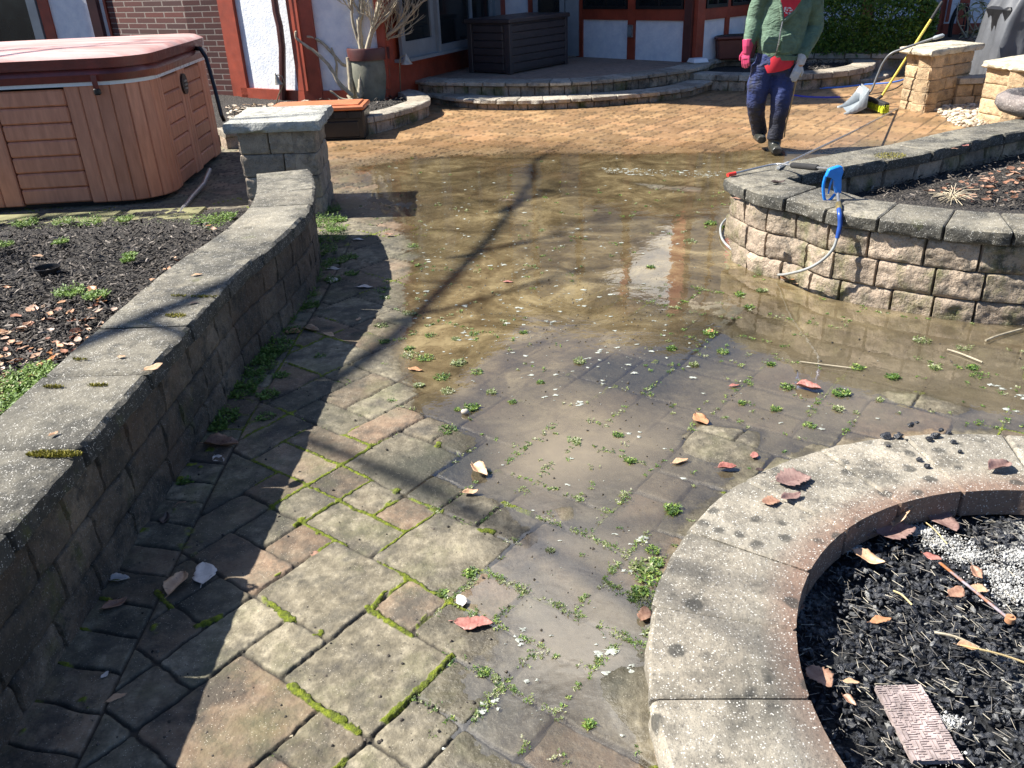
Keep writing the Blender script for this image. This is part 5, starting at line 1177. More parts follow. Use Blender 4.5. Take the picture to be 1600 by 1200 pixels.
# ------------------------------------------------------------------ vegetation
rng = random.Random(77)
def leafmat(name, stops, rough=.55, trans=.25):
    m = M_(name); m.color(m.mix(1.0, m.ramp(m.attr('tint'), stops), m.ramp(m.noise(40, 3), [(.3, .8), (.7, 1.15)]), 'MULTIPLY')); m.rough(rough)
    m.b.inputs['Subsurface Weight'].default_value = 0
    if trans:
        tl = m.n('ShaderNodeBsdfTranslucent'); m.L.new(m.b.inputs['Base Color'].links[0].from_socket, tl.inputs[0]); mx = m.n('ShaderNodeMixShader'); mx.inputs[0].default_value = trans
        m.L.new(m.b.outputs[0], mx.inputs[1]); m.L.new(tl.outputs[0], mx.inputs[2]); m.L.new(mx.outputs[0], m.out.inputs[0])
    return m.m
MAT['weed'] = leafmat('weed leaves', [(0, (.035, .075, .018)), (.5, (.085, .17, .03)), (.85, (.19, .30, .05)), (1, (.34, .40, .10))])
MAT['weedp'] = leafmat('pale silty weed leaves', [(0, (.09, .13, .045)), (.5, (.20, .26, .08)), (.8, (.34, .36, .18)), (1, (.46, .46, .33))])
MAT['hedge'] = leafmat('hedge leaves', [(0, (.025, .07, .014)), (.6, (.11, .22, .035)), (1, (.28, .40, .07))], .5, .35)
MAT['twig'] = mat_simple('grey tan bark', (.38, .33, .235), .8, .3, 25, .5, 60)
MAT['bark'] = mat_simple('brown grey bark', (.14, .11, .08), .9, .3, 12, .8, 40)
LT = np.array([(0, 0, 0), (.25, .16, .04), (.62, .17, .03), (1, 0, -.06), (.62, -.17, .03), (.25, -.16, .04), (.5, 0, 0)]); LF = [(0, 5, 6), (5, 4, 6), (4, 3, 6), (3, 2, 6), (2, 1, 6), (1, 0, 6)]
SIMPLE = np.array([(0, 0, 0), (.5, .22, .03), (1, 0, 0), (.5, -.22, .03)]); SF = [(0, 1, 2, 3)]
def orient(tv, d, roll, s, pos):
    d = np.array(d, float); d /= np.linalg.norm(d) + 1e-9; a = np.cross((0, 0, 1), d); a = a / (np.linalg.norm(a) + 1e-6) if np.linalg.norm(a) > 1e-3 else np.array([1.0, 0, 0]); b = np.cross(d, a)
    a2 = a * math.cos(roll) + b * math.sin(roll); b2 = np.cross(d, a2)
    return tv[:, :1] * d * s + tv[:, 1:2] * a2 * s + tv[:, 2:3] * b2 * s + np.array(pos)
def clump(mb, c, r, n, h=1.0, ls=.011, dark=None, rg=rng):
    """low weed: several short stems with small leaves"""
    for k in range(n):
        a = rg.uniform(0, 6.28); rr = r * math.sqrt(rg.random()); b = np.array([c[0] + rr * math.cos(a), c[1] + rr * math.sin(a), c[2]])
        d = np.array([math.cos(a) * .6, math.sin(a) * .6, rg.uniform(.4, 1.2)]); L = r * rg.uniform(.25, .6) * h; tn = rg.random() if dark is None else dark + rg.uniform(-.15, .15)
        for j in range(4):
            p = b + d * L * (j + .5) / 4; an = rg.uniform(0, 6.28); dd2 = np.array([math.cos(an), math.sin(an), rg.uniform(-.1, .7)])
            mb.add(orient(SIMPLE, dd2, rg.uniform(-.6, .6), ls * rg.uniform(.7, 1.4), p), SF, min(1, max(0, tn + rg.uniform(-.1, .15))))
# weeds in the flooded joints: (px, py, radius in px, kind)
W1 = [(640, 555, 12), (600, 535, 8), (665, 560, 14), (716, 568, 16), (745, 582, 9), (690, 590, 13), (700, 612, 14), (737, 637, 14), (715, 640, 7), (768, 613, 11), (800, 628, 9), (845, 598, 7), (655, 603, 9), (612, 627, 6), (700, 672, 12), (712, 530, 8), (740, 522, 8),
      (487, 658, 12), (518, 668, 13), (535, 600, 10), (640, 545, 8), (600, 466, 9), (598, 455, 9), (606, 440, 7), (595, 510, 7), (645, 385, 8), (652, 415, 5), (640, 490, 9), (672, 525, 7), (818, 520, 7), (905, 565, 9), (985, 720, 6), (965, 680, 8), (900, 690, 7),
      (1130, 550, 9), (1108, 520, 10), (1085, 570, 7), (1050, 545, 8), (1155, 460, 6), (1078, 378, 8), (1017, 418, 7), (1110, 350, 8), (1190, 455, 6), (1170, 480, 6), (1130, 355, 6), (1440, 533, 13), (1315, 615, 14), (1395, 590, 12), (1375, 625, 8), (1265, 665, 9), (1212, 640, 8), (1310, 640, 9), (1205, 570, 6),
      (1340, 575, 9), (1505, 545, 8), (1530, 588, 11), (1520, 575, 8), (1460, 575, 6), (1230, 605, 7), (1160, 630, 6), (1550, 485, 14), (1535, 488, 10), (1475, 470, 8), (1505, 478, 7), (1050, 797, 12), (1020, 860, 14), (1005, 885, 13), (1015, 905, 14), (1000, 925, 14), (1010, 945, 13), (990, 935, 10), (1025, 880, 12),
      (1018, 990, 9), (1025, 1010, 8), (1020, 1060, 8), (1030, 1100, 10), (1040, 1140, 11), (1035, 1170, 11), (1045, 1190, 10), (985, 1095, 6), (755, 1050, 6), (775, 1060, 6), (690, 928, 9), (735, 895, 10), (860, 860, 5), (920, 1132, 6), (640, 690, 5), (435, 1175, 12), (425, 1185, 9), (660, 1040, 4), (560, 650, 4), (430, 755, 9), (525, 690, 6)]
mb = MB(); mp = MB()
for i, (x, y, r) in enumerate(W1):
    c = at(x, y, 0.0); rm = r * np.linalg.norm(c - (0, 0, CH)) / FPX * (1.15 if c[1] < 2 else 1.0)
    n = int(16 + r * 3.2); clump(mb if (i % 3) else mp, c, rm * rng.uniform(.6, 1.25), n, rng.uniform(.35, .7), (.0065 + .0016 * c[1]) * rng.uniform(.6, 1.2), rg=rng)
r_ = random.Random(41)
for k in range(1500):                                            # tiny sprigs following joints in the flooded zone
    i = r_.randrange(NR * NK)
    for _ in range(60):
        if joint[i] > .6 and Y[i] < 6.5 and dep[i] > -.004 and Y[i] > 1.4 and fbm(P[i:i + 1], 2.0, 2, 201)[0] > -.05: break
        i = r_.randrange(NR * NK)
    clump(mb if k % 2 else mp, (X[i], Y[i], 0), .006 + .018 * r_.random() ** 2, 5, .5, .0042 + .0012 * Y[i], rg=r_)
tag(mb.build('weeds', MAT['weed'], kind='stuff'), 'small green weeds sprouting from the joints of the flooded pavers', 'weeds')
tag(mp.build('silty_weeds', MAT['weedp'], kind='stuff'), 'pale silt covered weeds poking out of the muddy water', 'weeds')
# weeds along the foot of the left wall
mb = MB()
for (x, y, r) in [(505, 350, 22), (515, 375, 22), (500, 395, 22), (495, 420, 20), (480, 440, 20), (470, 465, 20), (455, 485, 20), (440, 505, 18), (430, 545, 22), (410, 560, 24), (400, 580, 22), (385, 600, 22), (375, 615, 20), (395, 560, 18), (350, 655, 18), (415, 655, 10), (340, 670, 12), (290, 755, 6), (285, 720, 7), (455, 520, 10),
                  (530, 345, 9), (545, 405, 10), (530, 410, 12), (520, 440, 10), (550, 430, 8), (420, 620, 12), (440, 590, 8), (500, 560, 6), (515, 330, 14), (525, 360, 12), (465, 445, 14), (485, 480, 10)]:
    c = at(x, y, .004); rm = r * np.linalg.norm(c - (0, 0, CH)) / FPX; clump(mb, c, rm * 1.1, int(60 + r * 7), 1.0, .015, dark=.62, rg=rng)
tag(mb.build('wall_weeds', MAT['weed'], kind='stuff'), 'leafy green weeds growing thickly along the foot of the left wall', 'weeds')
mb = MB()
for (x, y, r) in [(320, 350, 16), (345, 345, 18), (335, 358, 14), (360, 340, 10), (195, 345, 10), (95, 380, 8), (205, 400, 7), (200, 408, 8), (150, 465, 14), (110, 460, 16), (35, 600, 26), (20, 620, 24), (60, 585, 20), (10, 640, 20), (80, 600, 14), (5, 385, 10), (100, 350, 12), (40, 352, 14), (140, 350, 14)]:
    c = at(x, y, .16 if y > 370 else .05); rm = r * np.linalg.norm(c - (0, 0, CH)) / FPX; clump(mb, c, rm, int(50 + r * 6), 1.2, .016, dark=.7, rg=rng)
tag(mb.build('bed_weeds', MAT['weed'], kind='stuff'), 'yellow green weeds in the mulch bed left of the wall', 'weeds')
# moss tufts on the wall cap
mb = MB(); r_ = random.Random(6)
for (x, y, a, b) in ((85, 711, 44, 5), (275, 494, 16, 3), (280, 463, 12, 1.5), (153, 603, 16, 2), (85, 605, 16, 2), (125, 562, 12, 1.5), (320, 464, 22, 1.5), (1390, 244, 26, 5)):
    for k in range(int(a * b * 3.5)):
        q = r_.uniform(0, 6.28); s_ = math.sqrt(r_.random()); p = at(x + a * s_ * math.cos(q), y + b * s_ * math.sin(q), WT + .001)
        mb.add(orient(SIMPLE, (r_.uniform(-1, 1), r_.uniform(-1, 1), .9), 0, .008 + .004 * r_.random(), p), SF, r_.random())
MAT['mosst'] = leafmat('golden moss', [(0, (.10, .09, .008)), (1, (.30, .27, .03))], .8, .1)
tag(mb.build('cap_moss', MAT['mosst'], kind='stuff'), 'golden green moss tufts along the joints of the wall caps', 'moss')
# hedge
t = thing('hedge', 'dense clipped evergreen hedge with rounded end behind the round bed', 'hedge', (5.6, 13.9, .28))
r_ = np.random.RandomState(4); h0 = at(1140, 84, .3)[:2]; h1 = at(1438, 84, .3)[:2]; hd_ = (h1 - h0) / np.hypot(*(h1 - h0)); hn = np.array([-hd_[1], hd_[0]]); HL = np.hypot(*(h1 - h0))
rgh = random.Random(8); mb = MB(); HW, HH = .62, .80
def hpt():
    s = r_.uniform(-.1, HL + .15); a = r_.uniform(0.05, math.pi * .75) if r_.rand() < .55 else 0.0; rr = 1 - .16 * r_.rand() ** 1.5
    e_ = 1 - max(0, (s - (HL - .45)) / .60) ** 2.2 if s > HL - .45 else 1; e_ = math.sqrt(max(e_, 0))
    z = .02 + HH * (.55 + .45 * (math.sin(a))) if a > 0 else HH * .5 * (1 + a / .15) 
    ca = math.cos(a); o = HW * (1 - ca * (1 if abs(ca) < 1 else 1)) ; o = HW - HW * np.sign(ca) * abs(ca) ** .6; zz = (.5 + .5 * max(0, math.sin(a)) ** .5) * HH if a > 0.05 else r_.uniform(.0, .62) * HH
    c = np.array([HW, HH * .45]); q = c + (np.array([o, zz]) - c) * rr * (.25 + .75 * e_)
    P_ = h0 + hd_ * s + hn * (q[0] + .08); nz = 1 + .05 * vnoise(np.array([[s, a]]), 3.0, 5)[0]
    return np.array([P_[0], P_[1], .29 + q[1] * nz]), np.array([-hn[0] * ca, -hn[1] * ca, max(.1, math.sin(a))])
for k in range(24000):
    p, n_v = hpt(); d = n_v * .3 + r_.randn(3); mb.add(orient(SIMPLE, d, r_.uniform(-1.5, 1.5), .045 + .03 * r_.rand(), p), SF, min(1, max(0, .5 + .28 * r_.randn())))
mb.build('foliage', MAT['hedge'], t)
mb = MB()
for k in range(26):
    s = HL * (k + .5) / 26 * .96; b = h0 + hd_ * s + hn * (HW + .08); mb.tube([(b[0], b[1], .25), (b[0] + rgh.uniform(-.1, .1), b[1] + rgh.uniform(-.1, .1), .85)], .012, 5)
    for j in range(5): mb.tube([(b[0], b[1], .4 + .08 * j), (b[0] + rgh.uniform(-.25, .25), b[1] + rgh.uniform(-.35, .35), .55 + .09 * j)], .007, 4)
mb.build('branches', MAT['bark'], t)
# far shrub in leaf by the coiled cable
c = aty(1530, 30, 13.6); t = thing('rhododendron', 'leggy shrub with pale green drooping leaves near the coiled cable', 'shrub', (c[0], c[1], .4))
mb = MB(); ml = MB(); r_ = random.Random(15)
tips = [(1505, 8), (1512, 22), (1508, 40), (1535, 6), (1545, 12), (1522, 14), (1555, 4), (1540, 24), (1570, 2), (1498, 3), (1530, 2), (1580, 4), (1525, 50), (1535, 48), (1512, 52)]
for i, (x, y) in enumerate(tips):
    p = aty(x, y, 13.6 + r_.uniform(-.25, .25)); b0 = aty(1515 + r_.uniform(-6, 20), 60, 13.6); mid = (p + b0) / 2 + (r_.uniform(-.12, .12), 0, r_.uniform(-.05, .1))
    mb.tube(sm([b0, mid, p], 5), [.014 - .001 * k for k in range(11)], 6)
    if i in (2, 9): continue
    for k in range(9):
        a = 6.28 * k / 9 + r_.random(); ml.add(orient(LT, (math.cos(a), math.sin(a), r_.uniform(-.6, .3)), 0, r_.uniform(.11, .17), p), LF, r_.uniform(.4, 1))
mb.build('stem', MAT['twig'], t, 60); ml.build('foliage', MAT['weedp'], t)
# bare shrub by the house corner
t = thing('bare_shrub', 'leafless pruned shrub with pale knobbly stems in the bed at the house corner', 'shrub', tuple(at(556, 158, .15)))
mb = MB(); r_ = random.Random(19); sb = at(556, 158, .14); SY = sb[1]
def br(pts, r0, r1, kids=0, depth=0):
    q = sm([aty(x, y, SY + o) for x, y, o in pts], 4); n = len(q); mb.tube([v + np.array([r_.uniform(-1, 1), r_.uniform(-1, 1), r_.uniform(-1, 1)]) * .006 for v in q], [1.3 * (r0 + (r1 - r0) * k / (n - 1)) + (.003 if k % 3 == 1 else 0) for k in range(n)], 7)
def twig(p, d, L, r, depth):
    q = [p]; dd_ = np.array(d, float)
    for k in range(4):
        dd_ = dd_ + np.array([r_.uniform(-.25, .25), r_.uniform(-.25, .25), r_.uniform(-.08, .25)]); dd_ /= np.linalg.norm(dd_); q.append(q[-1] + dd_ * L / 4)
    mb.tube(q, [r, r * .85, r * .8, r * .65, r * .5], 5)
    if depth > 0:
        for k in range(3): twig(q[r_.choice((1, 2, 3))], dd_ + np.array([r_.uniform(-.9, .9), r_.uniform(-.7, .7), r_.uniform(-.3, .6)]), L * r_.uniform(.45, .75), r * .6, depth - 1)
br([(551, 158, 0), (549, 130, 0), (545, 90, 0)], .034, .028); br([(558, 158, 0), (560, 115, .0), (564, 75, 0), (561, 40, 0), (566, 10, 0), (565, -25, 0)], .032, .018); br([(562, 158, 0), (570, 125, .05), (582, 90, .1), (598, 62, .1), (625, 40, .1), (640, 22, .1)], .032, .012)
br([(562, 150, -.1), (566, 110, -.1), (578, 60, -.1), (590, 15, -.1), (600, -20, -.1)], .03, .014); br([(556, 155, 0), (552, 110, .1), (535, 100, .1), (515, 78, .1), (497, 62, .1), (480, 57, .1)], .022, .009); br([(552, 150, -.1), (530, 130, -.1), (512, 100, -.1), (488, 78, -.1), (465, 62, -.1), (462, 48, -.1)], .020, .009)
br([(546, 150, .1), (527, 128, .1), (526, 100, .1), (518, 75, .1)], .014, .008); br([(556, 156, -.1), (535, 155, -.1), (515, 142, -.1)], .014, .008); br([(560, 156, -.1), (570, 140, -.1), (577, 132, -.1)], .018, .012); br([(548, 156, 0), (530, 128, .15), (510, 76, .15), (503, 66, .15)], .012, .007)
br([(564, 75, 0), (552, 40, 0), (549, 5, 0), (552, -20, 0)], .014, .009); br([(578, 60, -.1), (590, 40, -.1), (610, 20, -.1), (618, -10, -.1)], .013, .008)
for (x, y, o, dx, dz) in [(625, 40, .1, 1, .6), (610, 52, .1, .6, .9), (598, 62, .1, 1, .2), (640, 22, .1, .9, .9), (590, 15, -.1, .3, 1), (566, 30, 0, -.3, 1), (600, 58, .1, .5, 1), (585, 85, .1, .8, .7), (560, 40, 0, .5, .9), (618, 5, -.1, .7, .8), (575, 60, -.1, .6, 1), (552, 20, 0, -.5, .8), (590, 40, -.1, .8, .6), (630, 35, .1, .4, 1), (605, 58, .1, 1, .5), (580, 45, -.1, .2, 1)]:
    for _ in range(2): twig(aty(x, y, SY + o), (dx + r_.uniform(-.2, .2), r_.uniform(-.4, .4), dz), r_.uniform(.28, .5), .0085, 2)
mb.build('stems', MAT['twig'], t, 70)
# leafless tree out on the left whose limbs shade the patio
t = thing('bare_tree', 'tall leafless tree standing beyond the hot tub, outside the picture on the left', 'tree', (-9.2, 5.2, 0))
mb = MB(); r_ = random.Random(33)
def limb(p, d, L, r, depth, spread=.55):
    q = [np.array(p, float)]; v = np.array(d, float); v /= np.linalg.norm(v)
    for k in range(6):
        v = v + np.array([r_.uniform(-.14, .14), r_.uniform(-.14, .14), r_.uniform(-.04, .10)]); v /= np.linalg.norm(v); q.append(q[-1] + v * L / 6)
    mb.tube(q, [r * (1 - .11 * k) for k in range(7)], 7 if r > .02 else 4)
    if depth > 0:
        for k in (2, 3, 4, 5, 6):
            if r_.random() < .85:
                s_ = np.array([r_.uniform(-1, 1), r_.uniform(-1, 1), r_.uniform(-.3, .8)]); limb(q[k], v + s_ * spread * 1.6, L * r_.uniform(.42, .62), r * .42, depth - 1)
Lb0, Lb1 = np.array([-6.15, 3.4, 5.7]), np.array([-5.75, 7.6, 6.6])
trunk = [np.array(v) for v in ((-9.2, 5.2, -.1), (-9.1, 5.1, 1.4), (-8.9, 5.0, 2.8), (-8.6, 4.9, 3.8))]
mb.tube(sm(trunk, 4), [.24 - .007 * k for k in range(13)], 14); tk = mb; mb.build('trunk', MAT['bark'], t, 60)
mb = MB(); j1 = np.array([-7.0, 2.2, 5.1])
mb.tube(sm([trunk[-1], (trunk[-1] + j1) / 2 + (0, 0, .3), j1, Lb0, (Lb0 + Lb1) / 2 + (.05, 0, .1), Lb1], 5), [.072 - .0018 * k for k in range(26)], 10)
limb(Lb1, (-.2, 1, .15), 1.8, .035, 1)
for f in (.25, .5, .75): limb(Lb0 + (Lb1 - Lb0) * f, (r_.uniform(-.3, .6), .6, .6), 1.3, .028, 2)
limb(Lb0, (.6, -.7, .5), 2.0, .032, 2); limb(j1, (.6, -.7, .7), 2.2, .03, 2);  limb(trunk[-1], (-.5, .4, 1), 3.5, .12, 3); limb(trunk[-1], (-.2, 1, .9), 3.4, .09, 3)

mb.build('crown', MAT['bark'], t, 60)

# ------------------------------------------------------------------ fallen leaves
def leafmesh(seed, curl, fold, w=.42, serr=.0, broken=0):
    r2 = random.Random(seed); nu, nv = 17, 7; V = []; F = []
    for i in range(nu):
        u_ = i / (nu - 1); wd = w * math.sin(math.pi * min(1, u_ ** .85 * .98 + .01)) ** .8 * (1 + serr * ((i % 2) * 2 - 1) + .13 * math.sin(i * 1.9 + seed) * r2.random()) * (1 if i < nu - 1 else .1)
        for j in range(nv):
            v_ = (j / (nv - 1)) * 2 - 1; x = (u_ - .5); y = v_ * wd / 2
            z = curl * (x * x) * 1.6 + fold * abs(v_) * wd + .05 * math.sin(u_ * 9 + v_ * 3 + seed) * abs(v_) + (.03 * math.sin(v_ * 5 + seed * 2)) * curl
            V.append((x, y + .05 * math.sin(u_ * 3 + seed), z))
    for i in range(nu - 1):
        for j in range(nv - 1): F.append((i * nv + j, (i + 1) * nv + j, (i + 1) * nv + j + 1, i * nv + j + 1))
    k = len(V); V += [(-.5, 0, V[2][2]), (-.66, .02, V[2][2] + .01), (-.66, .035, V[2][2] + .01), (-.5, .02, V[2][2])]; F.append((k, k + 1, k + 2, k + 3))
    V = np.array(V); V[:, 2] *= .55; V[:, 1] += .03 * np.sin(V[:, 0] * 9 + seed); V[:, 2] -= V[:, 2].min(); return V, F
def lmat(name, c, c2):
    m = M_(name); n = m.noise(34, 5, .7); w_ = m.n('ShaderNodeTexWave'); m.L.new(m.co(), w_.inputs[0]); w_.inputs['Scale'].default_value = 28; w_.inputs['Distortion'].default_value = 5
    m.color(m.mix(m.mr(m.noise(70, 4), .62, .75), m.ramp(n, [(.35, c), (.65, c2)]), tuple(v * .35 for v in c))); m.rough(.5); m.bump(w_.outputs[1], .12, .002); return m.m
LM = {'tan': lmat('tan dead leaf', (.42, .25, .14), (.56, .38, .24)), 'brown': lmat('brown dead leaf', (.22, .11, .07), (.40, .24, .16)), 'red': lmat('wet red brown leaf', (.26, .085, .07), (.42, .20, .16)), 'pale': lmat('pale dead leaf', (.50, .45, .40), (.66, .60, .54)),
      'orange': lmat('orange dead leaf', (.34, .15, .07), (.48, .27, .14)), 'dark': lmat('dark rotting leaf', (.05, .035, .03), (.10, .07, .06)), 'purple': lmat('purplish brown leaf', (.15, .085, .075), (.30, .20, .17))}
SH = {'flat': leafmesh(1, .08, .10), 'curl': leafmesh(2, .65, .45, .5), 'fold': leafmesh(3, .25, .8, .55), 'round': leafmesh(4, .15, .15, .62), 'saw': leafmesh(5, .12, .14, .46, .06), 'wide': leafmesh(6, .35, .3, .8, .10)}
# px, py, length px, angle deg, shape, colour, surface height, label
LV_ = [(740, 974, 60, -4, 'saw', 'red', .006, 'large wet red toothed leaf lying flat in the middle of the near pavers'),
 (318, 896, 38, 80, 'round', 'pale', .012, 'pale grey oval leaf upright in the shade beside a long tan leaf'),
 (276, 914, 44, 55, 'fold', 'tan', .012, 'long curled tan leaf next to a pale oval leaf in the shade'),
 (182, 1090, 36, 25, 'flat', 'tan', .012, 'tan leaf near the bottom left corner by the foot of the wall'),
 (186, 906, 34, 5, 'fold', 'pale', .012, 'slim greyish leaf above a dark red leaf near the left wall'),
 (180, 946, 44, 25, 'curl', 'brown', .012, 'dark red brown curled leaf against the left wall foot'),
 (164, 1054, 16, 40, 'round', 'pale', .012, 'tiny pale leaf on the shaded pavers at bottom left'),
 (346, 695, 54, 0, 'fold', 'brown', .012, 'folded brown leaf pair with torn edge beside the left wall below the green weeds'),
 (342, 717, 18, -40, 'round', 'pale', .012, 'small whitish leaf just under the folded brown leaf by the wall'),
 (282, 787, 20, 25, 'flat', 'brown', .012, 'small brown leaf near the wall foot above the soldier pavers'),
 (258, 812, 20, 80, 'curl', 'dark', .012, 'dark curled leaf at the wall foot in shade'),
 (497, 867, 22, -15, 'round', 'brown', .010, 'small round brown leaf on the large sunlit paver'),
 (720, 938, 20, 100, 'round', 'pale', .006, 'small pinkish pale leaf just above the large wet red leaf'),
 (750, 736, 30, -40, 'fold', 'tan', .004, 'folded tan leaf floating at the edge of the blue reflection'),
 (1063, 720, 24, 20, 'flat', 'tan', .003, 'tan leaf floating left of the pale dry patch'),
 (1096, 655, 26, -50, 'round', 'orange', .006, 'orange tan leaf at the top edge of the pale dry patch'),
 (1178, 711, 14, 60, 'round', 'red', .006, 'little red leaf between the dry patch and the fire pit'),
 (1136, 731, 30, 3, 'fold', 'red', .004, 'dark red folded leaf at the outer edge of the fire pit cap'),
 (1006, 959, 24, 65, 'round', 'brown', .006, 'small brown leaf among weeds left of the fire pit'),
 (649, 577, 24, -5, 'flat', 'orange', .004, 'orange tan leaf beside weeds at the edge of the brown water'),
 (1263, 606, 40, -10, 'fold', 'red', .003, 'long reddish leaf floating in the water right of centre'),
 (735, 770, 26, 10, 'curl', 'tan', .006, 'torn tan leaf at the bright moss corner'),
 (1240, 436, 40, 5, 'wide', 'orange', .01, 'large curled orange brown leaf at the foot of the right planter wall'),
 (1262, 440, 30, -20, 'fold', 'brown', .014, 'folded brown leaf piled on the orange one at the right wall'),
 (1252, 443, 26, 0, 'flat', 'tan', .006, 'flat tan leaf in the drift at the foot of the right wall'),
 (1427, 483, 18, 0, 'flat', 'orange', .004, 'small orange leaf floating near the right planter wall'),
 (1147, 602, 16, 10, 'flat', 'red', .003, 'tiny reddish leaf in the clear water right of centre'),
 (1110, 517, 10, 30, 'round', 'orange', .003, 'tiny orange leaf beside a weed tuft in the puddle'),
 (794, 440, 16, 0, 'flat', 'red', .003, 'small red leaf among foam flecks in the brown water'),
 (458, 520, 24, 0, 'wide', 'orange', .012, 'rusty orange leaf in the weeds of the left wall'),
 (487, 516, 24, -10, 'fold', 'tan', .012, 'tan leaf beside the rusty orange leaf by the left wall'),
 (514, 523, 20, -15, 'flat', 'tan', .012, 'small tan leaf out on the shaded pavers by the left wall'),
 (560, 500, 10, 60, 'curl', 'tan', .012, 'little upright tan leaf in the wall shadow'),
 (570, 448, 26, 2, 'flat', 'pale', .012, 'long pale leaf in the wall shadow'),
 (518, 438, 20, 75, 'round', 'pale', .012, 'pale oval leaf amid the weeds at the wall'),
 (520, 420, 26, 0, 'flat', 'pale', .012, 'thin pale leaf lying across the shaded weeds'),
 (560, 374, 18, 0, 'flat', 'pale', .012, 'small pale leaf near the left pillar shadow'),
 (608, 367, 14, 0, 'curl', 'brown', .01, 'small brown leaf by the corner of the pillar shadow'),
 (240, 574, 32, 20, 'round', 'tan', WT + .003, 'pinkish tan leaf on the left wall cap near its outer edge'),
 (84, 679, 16, 30, 'curl', 'tan', WT + .003, 'small tan leaf on the near part of the left wall cap'),
 (308, 429, 18, 10, 'flat', 'tan', WT + .003, 'small tan leaf far along the left wall cap'),
 (303, 473, 18, 10, 'flat', 'dark', WT + .003, 'thin dark leaf on the left wall cap'),
 (190, 557, 12, 0, 'round', 'tan', WT + .003, 'tiny tan leaf in the middle of the left wall cap'),
 (1240, 752, 54, 8, 'wide', 'purple', .253, 'crumpled purplish brown leaf on the fire pit cap'),
 (1205, 785, 28, 5, 'wide', 'brown', .253, 'reddish brown lobed leaf on the fire pit cap'),
 (1235, 778, 30, 20, 'curl', 'purple', .253, 'greyish crumpled leaf beside the lobed leaf on the fire pit cap'),
 (1187, 735, 14, 0, 'fold', 'dark', .253, 'small dark scrap of leaf at the outer edge of the fire pit cap'),
 (1560, 730, 34, 20, 'fold', 'purple', .253, 'faint purplish leaf on the far part of the fire pit cap'),
 (1150, 310, 18, -5, 'flat', 'brown', WT + .003, 'flat brown leaf on the planter wall cap left of the gun'),
 (1215, 286, 22, 4, 'curl', 'dark', WT + .003, 'dark curled leaf beside the foam grip on the planter wall'),
 (1492, 232, 12, 0, 'flat', 'brown', WT + .003, 'thin brown leaf on the far right planter cap'),
 (1508, 229, 10, 20, 'curl', 'red', WT + .003, 'little red leaf on the far right planter cap'),
 (1397, 806, 46, 80, 'fold', 'tan', .180, 'upright tan pointed leaf against the inner wall of the fire pit'),
 (1400, 833, 60, 10, 'wide', 'purple', .175, 'big crumpled brown leaf on the charcoal under the upright tan leaf'),
 (1475, 812, 50, -50, 'round', 'purple', .175, 'dark purplish leaf beside the white ash'),
 (1457, 870, 30, -20, 'round', 'red', .19, 'rounded red brown leaf at the end of the steel rod'),
 (1356, 874, 56, -20, 'curl', 'tan', .178, 'long curled tan leaf on the charcoal left of the white ash'),
 (1376, 969, 32, 15, 'flat', 'orange', .178, 'orange red leaf in the middle of the charcoal'),
 (1494, 925, 26, 30, 'round', 'brown', .178, 'round brown leaf under the steel rod'),
 (1422, 791, 34, 0, 'flat', 'orange', .176, 'orange tan leaf at the foot of the pit inner wall'),
 (1528, 783, 38, -35, 'fold', 'tan', .176, 'pale tan leaf by the far inner wall of the fire pit'),
 (1526, 897, 28, -50, 'curl', 'brown', .178, 'curled brown leaf right of the rounded red brown leaf'),
 (1530, 922, 30, -10, 'wide', 'tan', .176, 'pale tan torn leaf right of the steel rod'),
 (1325, 833, 32, 15, 'flat', 'pale', .176, 'pale grey leaf in the shade of the inner wall'),
 (1345, 830, 34, -40, 'fold', 'purple', .176, 'purplish leaf beside the pale one inside the pit'),
 (1357, 790, 34, 10, 'flat', 'dark', .182, 'dull grey leaf leaning at the inner wall of the pit'),
 (1280, 1060, 50, -40, 'wide', 'brown', .172, 'dark reddish leaf in the shadow of the pit wall at the left'),
 (1330, 1065, 26, 0, 'flat', 'tan', .178, 'small tan leaf fragment above the clay tile'),
 (1327, 1095, 26, -40, 'fold', 'brown', .178, 'brown leaf left of the clay tile'),
 (1512, 1012, 36, -12, 'fold', 'tan', .178, 'narrow tan leaf beside the thin twig in the charcoal'),
 (1245, 950, 24, 10, 'curl', 'brown', .172, 'brown leaf at the left edge inside the pit'),
 (60, 400, 20, 0, 'flat', 'tan', .15, 'tan leaf on the mulch above the black pot'),
 (12, 450, 14, 0, 'curl', 'orange', .15, 'orange leaf at the left edge of the mulch bed'),
 (258, 421, 18, 10, 'flat', 'tan', .15, 'tan leaf on the mulch close to the wall cap'),
 (145, 454, 18, -30, 'curl', 'orange', .15, 'orange leaf beside a weed in the mulch bed')]
def place_leaf(mb, tv, tf, x, y, L, ang_, z, roll=0, tilt=0):
    c = at(x, y, z); c1 = at(x + L / 2 * math.cos(math.radians(ang_)), y - L / 2 * math.sin(math.radians(ang_)), z); d = (c1 - c)[:2]; 
    Ls = L * np.linalg.norm(c - (0, 0, CH)) / FPX; k = 1.0 if Ls * 1.25 > np.hypot(*d) * 2 else 1.0
    Lw = min(np.hypot(*d) * 2, Ls * 1.35); a = math.atan2(d[1], d[0]); ct, st = math.cos(tilt), math.sin(tilt)
    V_ = tv * Lw; V_ = np.c_[V_[:, 0] * ct - V_[:, 2] * st, V_[:, 1], V_[:, 0] * st + V_[:, 2] * ct + Lw * .5 * abs(st)]
    V_ = np.c_[V_[:, 0] * math.cos(a) - V_[:, 1] * math.sin(a), V_[:, 0] * math.sin(a) + V_[:, 1] * math.cos(a), V_[:, 2]] + c
    mb.add(V_, tf, .5)
